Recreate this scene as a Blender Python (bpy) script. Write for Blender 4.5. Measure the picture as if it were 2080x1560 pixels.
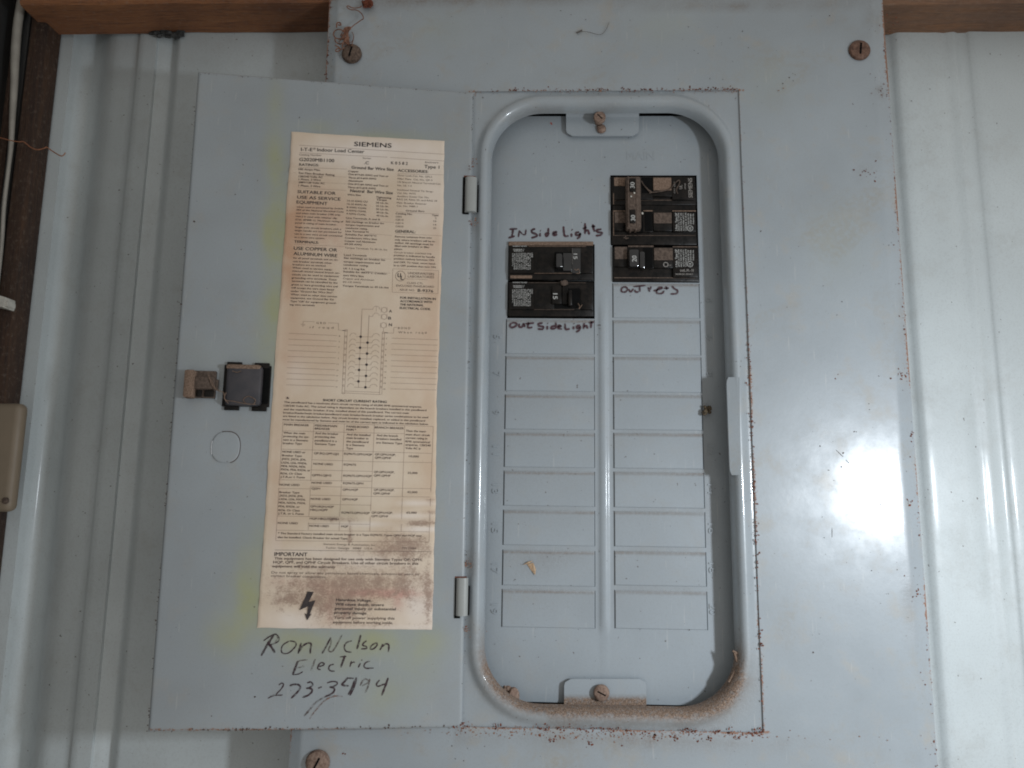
import bpy, bmesh, math, random
from mathutils import Vector, Matrix, noise
random.seed(7)
for o in list(bpy.data.objects): bpy.data.objects.remove(o)
SC = bpy.context.scene
COL = SC.collection

# ------------------------------------------------------------------ camera
CAM = Vector((0.0418, -0.4667, -0.2736)); YAW, TILT, ROLL, FPX = -0.0304, 0.1525, 0.0108, 1500.0
fw = Vector((math.sin(YAW)*math.cos(TILT), math.cos(YAW)*math.cos(TILT), math.sin(TILT)))
rt0 = Vector((math.cos(YAW), -math.sin(YAW), 0)); up0 = rt0.cross(fw)
RT = math.cos(ROLL)*rt0 + math.sin(ROLL)*up0; UP = -math.sin(ROLL)*rt0 + math.cos(ROLL)*up0
cd = bpy.data.cameras.new('camera'); cam = bpy.data.objects.new('camera', cd); COL.objects.link(cam)
cd.sensor_width = 36; cd.lens = 36*FPX/2080; cd.clip_start = 0.01; cd.clip_end = 20
cam.matrix_world = Matrix(((RT.x, UP.x, -fw.x, CAM.x), (RT.y, UP.y, -fw.y, CAM.y), (RT.z, UP.z, -fw.z, CAM.z), (0, 0, 0, 1)))
SC.camera = cam

# ------------------------------------------------------------------ light
W = bpy.data.worlds.new('World'); SC.world = W; W.use_nodes = True
wn = W.node_tree; wn.nodes.clear()
wo = wn.nodes.new('ShaderNodeOutputWorld'); wb = wn.nodes.new('ShaderNodeBackground')
wb.inputs['Color'].default_value = (1.0, 0.97, 0.925, 1); wb.inputs['Strength'].default_value = 0.465
wn.links.new(wb.outputs[0], wo.inputs[0])
LAMP = Vector((0.434, -0.40, -0.262))
ld = bpy.data.lights.new('hand_lamp', 'AREA'); lo = bpy.data.objects.new('hand_lamp', ld); COL.objects.link(lo)
ld.shape = 'RECTANGLE'; ld.size = 0.030; ld.size_y = 0.058; ld.energy = 1.65; ld.color = (0.86, 0.93, 1.0); ld.spread = math.radians(150)
lo.location = LAMP
lo.rotation_euler = (Vector((0.17, 0, -0.50)) - LAMP).to_track_quat('-Z', 'Y').to_euler()
SC.view_settings.view_transform = 'Standard'; SC.view_settings.look = 'None'
SC.view_settings.exposure = 0; SC.view_settings.gamma = 1
SC.render.engine = 'CYCLES'
SC.cycles.filter_width = 1.9

# ------------------------------------------------------------------ pixel of the photograph -> point of a plane
def ray(px, py): return (fw*FPX + (px-1040)*RT - (py-780)*UP)
def at(px, py, Y=0.0):
    d = ray(px, py); t = (Y-CAM.y)/d.y
    return CAM + t*d
def X_(px, py, Y=0.0): return at(px, py, Y).x
def Z_(px, py, Y=0.0): return at(px, py, Y).z
def pix(P):
    d = P-CAM; w = d.dot(fw)
    return 1040+FPX*d.dot(RT)/w, 780-FPX*d.dot(UP)/w

# ------------------------------------------------------------------ node helper
class NT:
    def __init__(s, name):
        s.m = bpy.data.materials.new(name); s.m.use_nodes = True
        s.t = s.m.node_tree; s.t.nodes.clear()
        s.out = s.t.nodes.new('ShaderNodeOutputMaterial')
        s.b = s.t.nodes.new('ShaderNodeBsdfPrincipled'); s.t.links.new(s.b.outputs[0], s.out.inputs[0])
        s.tc = s.t.nodes.new('ShaderNodeTexCoord')
    def n(s, k): return s.t.nodes.new(k)
    def put(s, v, sock):
        if hasattr(v, 'links'): s.t.links.new(v, sock)
        else:
            if isinstance(v, tuple) and len(v) == 3 and sock.type == 'RGBA': v = (*v, 1)
            sock.default_value = v
    def math(s, op, a, b=0.0, clamp=False):
        m = s.n('ShaderNodeMath'); m.operation = op; m.use_clamp = clamp
        s.put(a, m.inputs[0]); s.put(b, m.inputs[1]); return m.outputs[0]
    def mul(s, a, b): return s.math('MULTIPLY', a, b)
    def rng(s, v, a, b, c=0.0, d=1.0):
        m = s.n('ShaderNodeMapRange'); m.interpolation_type = 'SMOOTHSTEP'
        for k, x in zip((0, 1, 2, 3, 4), (v, a, b, c, d)): s.put(x, m.inputs[k])
        return m.outputs[0]
    def noise(s, scale, detail=3, rough=0.55, stretch=(1, 1, 1), off=0.0, dist=0.0):
        mp = s.n('ShaderNodeMapping'); s.t.links.new(s.tc.outputs['Object'], mp.inputs[0])
        mp.inputs['Scale'].default_value = stretch; mp.inputs['Location'].default_value = (off, off*.7, off*1.3)
        x = s.n('ShaderNodeTexNoise'); s.t.links.new(mp.outputs[0], x.inputs[0])
        x.inputs['Scale'].default_value = scale; x.inputs['Detail'].default_value = detail; x.inputs['Roughness'].default_value = rough
        x.inputs['Distortion'].default_value = dist
        return x.outputs[0]
    def attr(s, name):
        a = s.n('ShaderNodeAttribute'); a.attribute_name = name; return a.outputs['Fac']
    def mix(s, f, a, b):
        m = s.n('ShaderNodeMix'); m.data_type = 'RGBA'
        s.put(f, m.inputs[0]); s.put(a, m.inputs[6]); s.put(b, m.inputs[7]); return m.outputs[2]
    def bump(s, h, st=0.3, dist=0.0005):
        b = s.n('ShaderNodeBump'); b.inputs['Strength'].default_value = st; b.inputs['Distance'].default_value = dist
        s.put(h, b.inputs['Height']); s.t.links.new(b.outputs[0], s.b.inputs['Normal'])
    def base(s, c): s.put(c, s.b.inputs['Base Color'])
    def rough(s, r): s.put(r, s.b.inputs['Roughness'])

def painted(name, col, rough=0.33, coat=0.5, coat_r=0.16, grime=0.35, col2=None):
    """enamelled sheet metal: uneven tint, fine grime, attributes dirt / rust / green lay stains on it"""
    q = NT(name)
    big = q.noise(9, 3, .6); mid = q.noise(60, 4, .6, off=3.1); fine = q.noise(900, 3, .6, off=5)
    c = q.mix(q.rng(big, .3, .7), col, col2 or tuple(x*.87 for x in col))
    c = q.mix(q.mul(q.rng(mid, .52, .78), grime), c, (0.33, 0.31, 0.27))
    c = q.mix(q.mul(q.rng(fine, .45, .75), .20), c, (0.22, 0.22, 0.21))
    c = q.mix(q.mul(q.mul(q.rng(q.noise(17, 5, .7, off=31, dist=.8), .5, .72), q.rng(q.noise(300, 3, .6, off=33), .3, .6)), grime*.9), c, (0.27, 0.255, 0.22))
    c = q.mix(q.mul(q.rng(q.noise(70, 2, .5, stretch=(9, 9, .6), off=37), .68, .74), .25), c, (0.5, 0.5, 0.48))
    sp = q.noise(420, 1, .5, off=11); spm = q.rng(sp, .765, .80)
    c = q.mix(q.mul(spm, .75), c, (0.07, 0.05, 0.04))
    g = q.attr('green'); c = q.mix(q.mul(g, q.rng(mid, .25, .6, .55, 1.0)), c, (0.335, 0.345, 0.165))
    d = q.attr('dirt'); dn = q.noise(520, 4, .7, off=8)
    dm = q.math('MULTIPLY', d, q.rng(dn, .2, .62, .45, 1.15), clamp=True)
    dcol = q.mix(q.rng(d, .3, .95), (0.195, 0.180, 0.165), q.mix(q.rng(q.noise(1500, 3, .7, off=2), .35, .65), (0.085, 0.055, 0.038), (0.29, 0.205, 0.15)))
    c = q.mix(dm, c, dcol)
    r = q.attr('rust'); rn = q.noise(650, 4, .75, off=15)
    rm = q.rng(q.math('ADD', rn, q.mul(r, .42)), .70, .84)
    c = q.mix(rm, c, q.mix(q.noise(900, 3, .6, off=1), (0.17, 0.062, 0.036), (0.31, 0.20, 0.14)))
    q.base(c)
    rr = q.rng(mid, .3, .75, rough-.05, rough+.09)
    q.rough(q.math('ADD', rr, q.mul(q.math('ADD', dm, rm), .45), clamp=True))
    q.b.inputs['Specular IOR Level'].default_value = 0.5
    q.put(q.mul(q.math('SUBTRACT', coat, q.math('MINIMUM', q.mul(q.math('ADD', dm, rm), 1.0), coat)), q.rng(q.noise(160, 4, .7, off=21), .25, .6, .45, 1.0)), q.b.inputs['Coat Weight'])
    q.b.inputs['Coat Roughness'].default_value = coat_r
    q.bump(q.math('ADD', q.math('ADD', q.mul(q.noise(300, 2, .5, off=4), .15), q.mul(mid, .35)), q.mul(dm, q.mul(dn, 2.0))), .24, .001)
    return q.m

def plain(name, col, rough=0.5, var=0.25, scale=200, col2=None, metal=0.0, bump=0.2, stretch=(1, 1, 1), spec=0.5, coat=0.0):
    q = NT(name)
    n1 = q.noise(scale, 4, .6, stretch)
    q.base(q.mix(q.rng(n1, .3, .7), col, col2 or tuple(x*(1-var) for x in col)))
    q.rough(q.rng(n1, .2, .8, max(0.05, rough-.08), min(1, rough+.08)))
    q.b.inputs['Metallic'].default_value = metal; q.b.inputs['Specular IOR Level'].default_value = spec
    q.b.inputs['Coat Weight'].default_value = coat
    if bump: q.bump(n1, bump, .0006)
    return q.m

GREY = (0.310, 0.348, 0.374)
M = {}
M['grey'] = painted('grey_enamel', GREY, 0.40, 0.62, 0.165, grime=.6)
M['grey_frame'] = painted('grey_enamel_rolled', GREY, 0.34, 0.8, 0.10)
M['grey_in'] = painted('grey_enamel_inner', (0.303, 0.342, 0.371), 0.46, 0.35, 0.12, grime=0.2)
M['grey_door'] = painted('grey_enamel_door', (0.302, 0.334, 0.354), 0.40, 0.3, 0.25)
M['wall'] = painted('white_siding_enamel', (0.53, 0.58, 0.59), 0.45, 0.25, 0.13, grime=0.18)
M['hinge'] = painted('hinge_enamel', (0.32, 0.335, 0.325), 0.35, 0.3, 0.2)
M['black'] = plain('black_moulded_plastic', (0.003, 0.003, 0.003), 0.34, scale=260, col2=(0.013, 0.010, 0.008), bump=.2, spec=.2)
M['blackgloss'] = plain('black_glossy_handle', (0.006, 0.006, 0.007), 0.16, scale=100, bump=0, col2=(0.012, 0.012, 0.013), coat=1, spec=.3)
M['void'] = plain('dark_interior', (0.006, 0.006, 0.006), 0.9, bump=0, spec=0.1)
M['dust'] = plain('brown_dust', (0.27, 0.19, 0.145), 0.95, scale=1200, col2=(0.13, 0.09, 0.065), bump=.8, spec=.1)
M['dusty'] = plain('dusty_plastic', (0.135, 0.10, 0.08), 0.85, scale=700, col2=(0.07, 0.052, 0.042), bump=.5, spec=.2)
M['rust'] = plain('rust', (0.20, 0.066, 0.036), 0.9, scale=900, col2=(0.085, 0.028, 0.020), bump=.6, spec=.2)
M['pink'] = plain('faded_red_rust', (0.30, 0.185, 0.13), 0.9, scale=900, col2=(0.2, 0.09, 0.06), spec=.2)
M['speck'] = plain('fly_speck', (0.085, 0.058, 0.048), 0.8, scale=900, spec=.3)
M['screw'] = plain('rusty_screw', (0.20, 0.115, 0.08), 0.6, scale=500, col2=(0.085, 0.045, 0.032), metal=.35, bump=.7)
M['screw_dark'] = plain('old_dark_screw', (0.15, 0.105, 0.078), 0.8, scale=600, col2=(0.07, 0.045, 0.034), metal=.1, bump=.7)
M['screw_dusty'] = plain('dusty_screw', (0.28, 0.20, 0.155), 0.8, scale=600, col2=(0.16, 0.10, 0.075), metal=.1, bump=.7)
M['white_ink'] = plain('white_print', (0.48, 0.48, 0.46), 0.6, scale=1500, col2=(0.26, 0.26, 0.25), bump=0)
M['grey_ink'] = plain('grey_print', (0.30, 0.28, 0.26), 0.6, scale=1500, col2=(0.12, 0.11, 0.10), bump=0)
M['black_ink'] = plain('printed_black', (0.022, 0.017, 0.018), 0.7, scale=900, col2=(0.05, 0.038, 0.036), bump=0)
M['mid_ink'] = plain('printed_faded', (0.06, 0.040, 0.036), 0.7, scale=900, col2=(0.14, 0.09, 0.075), bump=0)
M['line_ink'] = plain('printed_rule', (0.17, 0.105, 0.082), 0.7, scale=900, col2=(0.26, 0.17, 0.135), bump=0)

def marker(name, a, b, thr=(.40, .66), transp=.75):
    q = NT(name)
    n1 = q.noise(420, 4, .7); n2 = q.noise(1500, 2, .6, off=3)
    q.base(q.mix(q.noise(130, 2, .5, off=6), a, b)); q.rough(0.55)
    f = q.rng(q.math('ADD', q.mul(n1, .75), q.mul(n2, .25)), thr[0], thr[1])
    q.put(q.math('SUBTRACT', 1.0, q.mul(f, transp)), q.b.inputs['Alpha'])
    return q.m
M['marker'] = marker('felt_marker', (0.018, 0.010, 0.016), (0.055, 0.022, 0.028))
M['marker_faint'] = marker('worn_felt_marker', (0.06, 0.045, 0.045), (0.12, 0.08, 0.065), (.32, .60), .9)
M['marker_strong'] = marker('dark_felt_marker', (0.030, 0.014, 0.018), (0.085, 0.028, 0.040), (.44, .70), .6)

def paper():
    q = NT('aged_label_paper')
    n = q.noise(26, 4, .6); f = q.noise(240, 4, .65, off=2); ff = q.noise(800, 4, .75, off=9, stretch=(1, 1, 1.3))
    c = q.mix(q.rng(n, .3, .7), (0.59, 0.465, 0.340), (0.665, 0.56, 0.440))
    c = q.mix(q.attr('pale'), c, (0.74, 0.66, 0.59))
    c = q.mix(q.mul(q.attr('pink'), q.rng(f, .3, .6, .35, 1)), c, (0.52, 0.26, 0.215))
    c = q.mix(q.mul(q.attr('green'), .7), c, (0.36, 0.33, 0.20))
    c = q.mix(q.mul(q.attr('tan'), .75), c, (0.50, 0.315, 0.205))
    d = q.attr('dirt')
    dm = q.rng(q.math('ADD', q.math('ADD', q.mul(ff, .6), q.mul(q.noise(230, 3, .6, off=14), .4)), q.mul(d, .26)), .585, .80, 0.0, .9)
    dm = q.mul(dm, q.rng(d, .0, .15))
    c = q.mix(q.mul(q.mul(d, q.rng(f, .35, .65, .3, 1.0)), .42), c, (0.39, 0.27, 0.21))
    c = q.mix(q.mul(dm, .75), c, q.mix(q.noise(500, 3, .6, off=4), (0.14, 0.085, 0.06), (0.36, 0.23, 0.175)))
    q.base(c); q.rough(.62); q.b.inputs['Specular IOR Level'].default_value = .35
    q.bump(q.math('ADD', f, q.mul(ff, d)), .25, .0006)
    return q.m
M['paper'] = paper()

def wood(name, a, b, c3, vertical=False):
    q = NT(name)
    st = (14, 14, 1) if vertical else (1, 14, 14)
    n = q.noise(6, 5, .65, st, dist=.6); f = q.noise(40, 4, .6, st, off=3); bl = q.noise(9, 3, .6, off=7)
    c = q.mix(q.rng(n, .3, .7), a, b); c = q.mix(q.mul(q.rng(f, .45, .7), .5), c, c3)
    c = q.mix(q.mul(q.rng(bl, .5, .7), .6), c, c3)
    g2 = q.noise(110, 4, .7, st, off=9); du = q.noise(260, 4, .7, off=12)
    c = q.mix(q.mul(q.rng(g2, .48, .66), .45), c, tuple(x*.45 for x in c3)); c = q.mix(q.mul(q.rng(du, .50, .75), .30), c, (0.26, 0.21, 0.17))
    q.base(c); q.rough(.8); q.bump(q.math('ADD', f, q.mul(g2, .7)), .7, .0015); return q.m
M['wood'] = wood('pine_girt', (0.34, 0.145, 0.058), (0.23, 0.092, 0.040), (0.11, 0.046, 0.026))
M['wood_dark'] = wood('dark_stained_post', (0.075, 0.036, 0.017), (0.038, 0.020, 0.013), (0.016, 0.010, 0.008), True)
M['wood_right'] = wood('weathered_girt', (0.21, 0.12, 0.075), (0.28, 0.13, 0.055), (0.12, 0.07, 0.048))
M['dark_grey'] = plain('dull_grey', (0.055, 0.056, 0.055), .6, scale=60, stretch=(3, 3, .4), metal=.2)
M['cable'] = plain('cable_sheath', (0.34, 0.32, 0.28), .55, scale=60)
M['beige'] = plain('beige_plastic', (0.215, 0.17, 0.12), .55, scale=30, var=.1, bump=.05)
M['clip'] = plain('white_nylon', (0.60, 0.58, 0.52), .45, scale=200)
M['copper'] = plain('copper_strand', (0.45, 0.19, 0.10), .4, scale=400, metal=.3)
M['fibre'] = plain('brown_root_fibre', (0.24, 0.12, 0.075), .8, scale=400, col2=(0.12, 0.05, 0.03))
M['darkfibre'] = plain('dark_hair', (0.10, 0.085, 0.075), .6, scale=400)
M['straw'] = plain('dry_wing', (0.52, 0.38, 0.24), .6, scale=900, col2=(0.36, 0.23, 0.14), bump=.5)
M['red'] = plain('red_speck', (0.45, 0.10, 0.07), .7, scale=600)
M['debris'] = plain('dried_mud', (0.13, 0.095, 0.055), .9, scale=900, col2=(0.04, 0.03, 0.02), bump=1)
M['darkblock'] = plain('dark_stained_block', (0.045, 0.035, 0.028), .8, scale=40)

# ------------------------------------------------------------------ object helpers
def link(name, verts, faces, mat, parent=None, smooth=False, attrs=None, mats=None, midx=None, angle=35):
    me = bpy.data.meshes.new(name); me.from_pydata([tuple(v) for v in verts], [], faces)
    for m in (mats or [mat]): me.materials.append(m)
    if midx:
        me.polygons.foreach_set('material_index', midx)
    if attrs:
        for k, vals in attrs.items():
            a = me.attributes.new(k, 'FLOAT', 'POINT'); a.data.foreach_set('value', vals)
    me.update()
    if smooth:
        me.polygons.foreach_set('use_smooth', [True]*len(me.polygons))
        try: me.set_sharp_from_angle(angle=math.radians(angle))
        except Exception: pass
    o = bpy.data.objects.new(name, me); COL.objects.link(o)
    if parent: o.parent = parent
    return o
def tag(o, label=None, cat=None, group=None, kind=None):
    if label: o['label'] = label
    if cat: o['category'] = cat
    if group: o['group'] = group
    if kind: o['kind'] = kind
    return o
def empty(name, loc=(0, 0, 0), parent=None):
    o = bpy.data.objects.new(name, None); o.location = loc; o.empty_display_size = .01; COL.objects.link(o)
    if parent: o.parent = parent
    return o
class G:
    """collects geometry"""
    def __init__(s): s.v = []; s.f = []; s.mi = []
    def add(s, vs, fs, mi=0):
        b = len(s.v); s.v += [Vector(v) for v in vs]; s.f += [tuple(i+b for i in f) for f in fs]; s.mi += [mi]*len(fs); return s
    def box(s, x0, x1, y0, y1, z0, z1, bev=0.0, mi=0, seg=2, fn=None):
        bm = bmesh.new(); bmesh.ops.create_cube(bm, size=1)
        sx, sy, sz = x1-x0, y1-y0, z1-z0
        for v in bm.verts:
            v.co = Vector((x0+(v.co.x+.5)*sx, y0+(v.co.y+.5)*sy, z0+(v.co.z+.5)*sz))
        if bev > 0:
            bmesh.ops.bevel(bm, geom=list(bm.edges), offset=min(bev, abs(sx)*.45, abs(sy)*.45, abs(sz)*.45), segments=seg, affect='EDGES', profile=.5)
        bm.verts.index_update()
        vs = [v.co.copy() for v in bm.verts]
        if fn: vs = [fn(v) for v in vs]
        s.add(vs, [[v.index for v in f.verts] for f in bm.faces], mi); bm.free(); return s
    def tube(s, pts, r, n=6, mi=0, taper=None):
        pts = [Vector(p) for p in pts]; rings = []
        for i, p in enumerate(pts):
            t = (pts[min(i+1, len(pts)-1)]-pts[max(i-1, 0)]).normalized()
            a = t.cross(Vector((0, 1, 0.1))).normalized(); b = t.cross(a)
            rr = r*(taper(i/(len(pts)-1)) if taper else 1)
            rings.append([p+rr*(math.cos(k*2*math.pi/n)*a+math.sin(k*2*math.pi/n)*b) for k in range(n)])
        vs = [v for r_ in rings for v in r_]; fs = []
        for i in range(len(pts)-1):
            for k in range(n):
                k2 = (k+1) % n; fs.append((i*n+k, i*n+k2, (i+1)*n+k2, (i+1)*n+k))
        fs.append(tuple(range(n))); fs.append(tuple((len(pts)-1)*n+k for k in range(n)))
        return s.add(vs, fs, mi)
    def lathe(s, c, prof, n=28, mi=0, sx=1., sz=1., axis=Vector((0, -1, 0))):
        """prof: list of (radius, height towards the camera)"""
        vs = []; fs = []; a = axis.normalized(); e1 = Vector((1, 0, 0)); e1 = (e1-a*e1.dot(a)).normalized(); e2 = a.cross(e1)
        for r, h in prof:
            for k in range(n):
                t = 2*math.pi*k/n; vs.append(Vector(c)+a*h+e1*(r*sx*math.cos(t))+e2*(r*sz*math.sin(t)))
        for i in range(len(prof)-1):
            for k in range(n):
                k2 = (k+1) % n; fs.append((i*n+k, (i+1)*n+k, (i+1)*n+k2, i*n+k2))
        fs.append(tuple((len(prof)-1)*n+k for k in range(n)))
        return s.add(vs, fs, mi)
    def blob(s, c, r, sc=(1, 1, 1), amp=.35, seed=0, mi=0, sub=2):
        bm = bmesh.new(); bmesh.ops.create_icosphere(bm, subdivisions=sub, radius=1)
        for v in bm.verts:
            k = 1+amp*noise.noise(v.co*1.7+Vector((seed, seed*.3, 0)))
            v.co = Vector((v.co.x*sc[0], v.co.y*sc[1], v.co.z*sc[2]))*(r*k)+Vector(c)
        bm.verts.index_update()
        s.add([v.co.copy() for v in bm.verts], [[v.index for v in f.verts] for f in bm.faces], mi); bm.free(); return s
    def make(s, name, mat, parent=None, smooth=False, mats=None, attrs=None, angle=35):
        off = Vector((0, 0, 0))
        if parent is not None and parent.get('_o') is not None: off = Vector(parent['_o'])
        vs = [v-off for v in s.v]
        o = link(name, vs, s.f, mat, parent, smooth, attrs, mats, s.mi if mats else None, angle)
        if parent is not None and parent.get('_o') is not None: o['_o'] = parent['_o']
        return o
def root(name, loc):
    """Empty at loc; children are given in world coordinates and stored relative to it"""
    o = empty(name, loc); o['_o'] = list(loc); return o
def solo(g, name, mat, loc, **k):
    """single-mesh thing with its origin at loc"""
    o = link(name, [v-Vector(loc) for v in g.v], g.f, mat, None, k.get('smooth', True), k.get('attrs'), k.get('mats'), g.mi if k.get('mats') else None)
    o.location = loc; return o

def seg_breaks(a, b, step, extra=()):
    n = max(1, round((b-a)/step)); xs = [a+(b-a)*i/n for i in range(n+1)]
    for e in extra:
        if a < e < b: xs.append(e)
    xs = sorted(xs); out = [xs[0]]
    for x in xs[1:]:
        if x-out[-1] > 1e-4: out.append(x)
        elif x in extra: out[-1] = x
    return out
def gridsheet(xs, zs, P, inside=None, attr=None):
    """sheet over breakpoints; P(x,z)->Vector; inside(xc,zc)->True leaves a hole"""
    vs = [P(x, z) for z in zs for x in xs]; nx = len(xs); fs = []
    for j in range(len(zs)-1):
        for i in range(nx-1):
            if inside and inside((xs[i]+xs[i+1])/2, (zs[j]+zs[j+1])/2): continue
            fs.append((j*nx+i, j*nx+i+1, (j+1)*nx+i+1, (j+1)*nx+i))
    A = {}
    if attr:
        for z in zs:
            for x in xs:
                for k, v in attr(x, z).items(): A.setdefault(k, []).append(v)
    return vs, fs, A
def bell(d, w): return math.exp(-(d/w)**2)
def nz(x, z, s, o=0.): return noise.noise(Vector((x*s+o, z*s-o, o*.37)))

# ------------------------------------------------------------------ text on surfaces (built from the default face)
TXT = []
def text_later(s, sink, p0, p1, cap, bold=0.0, mi=0): TXT.append((s, sink, p0, p1, cap, bold, mi))
def flush_text():
    """p0,p1: 2D base line ends in the surface's own plane; sink(u,v)->Vector; adds to sink.g"""
    objs = []
    for (s, sink, p0, p1, cap, bold, mi) in TXT:
        c = bpy.data.curves.new('t', 'FONT'); c.body = s; c.size = 1; c.resolution_u = 3; pass
        o = bpy.data.objects.new('t', c); COL.objects.link(o); objs.append(o)
    dg = bpy.context.evaluated_depsgraph_get(); dg.update()
    for o, (s, sink, p0, p1, cap, bold, mi) in zip(objs, TXT):
        e = o.evaluated_get(dg); me = e.to_mesh()
        if len(me.vertices):
            co = [v.co.copy() for v in me.vertices]; x0 = min(v.x for v in co); x1 = max(v.x for v in co)
            d = Vector((p1[0]-p0[0], p1[1]-p0[1])); L = d.length; d.normalize(); nrm = Vector((-d.y, d.x))
            sx = L/max(1e-6, x1-x0); sy = cap/0.70
            fcs = [tuple(p.vertices) for p in me.polygons]
            wt = 0 if bold <= 0 else (.012 if cap > .0015 else .020)+min(bold, .02)*.9      # overprinted copies make a heavier face
            for n_, (ox_, oy_) in enumerate(((0, 0),) if wt == 0 else ((0, 0), (wt, wt*.5), (-wt, -wt*.5))):
                vs = []
                for v in co:
                    q = Vector((p0[0], p0[1]))+d*((v.x-x0)*sx+ox_*sy)+nrm*((v.y+oy_)*sy)
                    w = sink(q.x, q.y); w.y -= n_*.00002; vs.append(w)
                sink.g.add(vs, fcs, mi)
        e.to_mesh_clear()
    for o in objs:
        c = o.data; bpy.data.objects.remove(o); bpy.data.curves.remove(c)
    TXT.clear()
def ribbon(g, pts, w, F, P, mi=0, taper=True, rnd=0.25):
    """pts in photograph pixels, w width in pixels; F px->(u,v); P (u,v)->Vector"""
    q = [Vector(p) for p in pts]
    if len(q) > 2:                      # Catmull-Rom smoothing
        out = []
        for i in range(len(q)-1):
            a = q[max(i-1, 0)]; b = q[i]; c = q[i+1]; d = q[min(i+2, len(q)-1)]
            for k in range(5):
                t = k/5; out.append(.5*((2*b)+(c-a)*t+(2*a-5*b+4*c-d)*t*t+(3*b-a-3*c+d)*t**3))
        out.append(q[-1]); q = out
    else:
        q = [q[0].lerp(q[-1], k/6) for k in range(7)]
    L = []; R = []; n = len(q); sd = random.random()*50
    for i, p in enumerate(q):
        t = (q[min(i+1, n-1)]-q[max(i-1, 0)])
        t = t.normalized() if t.length > 1e-6 else Vector((1, 0)); m = Vector((-t.y, t.x))
        ww = w*.5*(1+rnd*noise.noise(Vector((i*.7+sd, 0, 0)))*1.6)
        if taper: ww *= min(1, .55+.45*min(i, n-1-i)/1.5)
        L.append(p+m*ww); R.append(p-m*ww)
    vs = [P(*F(*v)) for v in L]+[P(*F(*v)) for v in R]
    g.add(vs, [(i, i+1, n+i+1, n+i) for i in range(n-1)], mi)
def flakes(g, pts, P, smin, smax, F=None):
    for (u, v) in pts:
        s = random.uniform(smin, smax)*random.uniform(.5, 1); n = random.choice((4, 5, 6)); a0 = random.random()*6; el = random.uniform(.45, 1); th = random.random()*3.14
        vs = []
        for k in range(n):
            t = a0+k*2*math.pi/n; r = s*random.uniform(.5, 1.1); x, z = r*math.cos(t), r*el*math.sin(t)
            vs.append(P(u+x*math.cos(th)-z*math.sin(th), v+x*math.sin(th)+z*math.cos(th)))
        g.add(vs, [tuple(range(n))])

# ================================================================== SETTING: siding wall
YW = 0.045
prof = [(-900, 0), (-40, 0), (20, 0), (52, .0005), (76, .010), (96, .0135), (110, .0125), (140, .0005), (150, -.0008), (196, -.001), (201, -.0032), (238, -.0032), (243, -.001), (254, -.0002), (270, .0020), (277, .0024), (288, -.0032), (300, -.0034),
        (1000, -.003), (1700, -.002), (1840, -.0022), (1864, -.0020), (1883, -.0054), (1890, -.0060), (1975, -.0060), (1992, -.0050), (2008, -.0060), (2015, -.0062), (2023, -.0046), (2040, -.0046), (2050, -.0062), (2200, -.006), (2900, -.006)]
xs = [(X_(p, 960, YW+d), d) for p, d in prof]
fine = []
for i in range(len(xs)-1):
    (a, da), (b, db) = xs[i], xs[i+1]; n = max(2, min(8, int((b-a)/.004)))
    for k in range(n): fine.append(a+(b-a)*k/n)
fine.append(xs[-1][0])
def wy(x):
    for i in range(len(xs)-1):
        if xs[i][0] <= x <= xs[i+1][0]:
            t = (x-xs[i][0])/(xs[i+1][0]-xs[i][0]); t = t*t*(3-2*t); return YW+xs[i][1]*(1-t)+xs[i+1][1]*t
    return YW
vs, fs, A = gridsheet(fine, [(-1.1+i*.05) for i in range(36)], lambda x, z: Vector((x, wy(x)+.0012*nz(x, z, 5), z)),
                      attr=lambda x, z: {'dirt': .0, 'rust': 0.0})
wall = link('wall', vs, fs, M['wall'], None, True, A, angle=60)
tag(wall, 'white painted metal siding with vertical ribs behind the grey panel', 'wall', kind='structure')

# ================================================================== wood, cable, boxes at the edges
def beam(px0, px1, py_front, name, mat, label):
    """girt running along X behind the trim; only its lower part is in view"""
    y0, y1 = 0.006, YW-.004
    z0 = Z_((px0+px1)/2, py_front, y0); a, b = X_(px0, py_front, y0), X_(px1, py_front, y0)
    g = G(); n = 24
    bm_pts = []
    for i in range(n+1):
        x = a+(b-a)*i/n; w = .0007*noise.noise(Vector((x*22, 1.3, 0)))+.0004*noise.noise(Vector((x*80, 4, 0)))
        bm_pts.append([Vector((x, y0, z0+.09)), Vector((x, y0, z0+.0015+w)), Vector((x, y0+.0015, z0+w)), Vector((x, y1, z0+w*1.4)), Vector((x, y1, z0+.09))])
    vs = [v for r in bm_pts for v in r]; fs = []
    for i in range(n):
        for k in range(5):
            k2 = (k+1) % 5; fs.append((i*5+k, i*5+k2, (i+1)*5+k2, (i+1)*5+k))
    fs += [tuple(range(5)), tuple(n*5+k for k in range(5))]
    g.add(vs, fs); o = solo(g, name, mat, (a, y0, z0), smooth=True); tag(o, label, 'wooden beam', 'wooden girts across the wall'); return o
beam(40, 900, 4, 'wooden_girt', M['wood'], 'reddish brown wooden girt along the top left, above the open door')
beam(1500, 2300, 6, 'wooden_girt', M['wood_right'], 'weathered wooden girt in the top right corner beside the panel trim')

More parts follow.
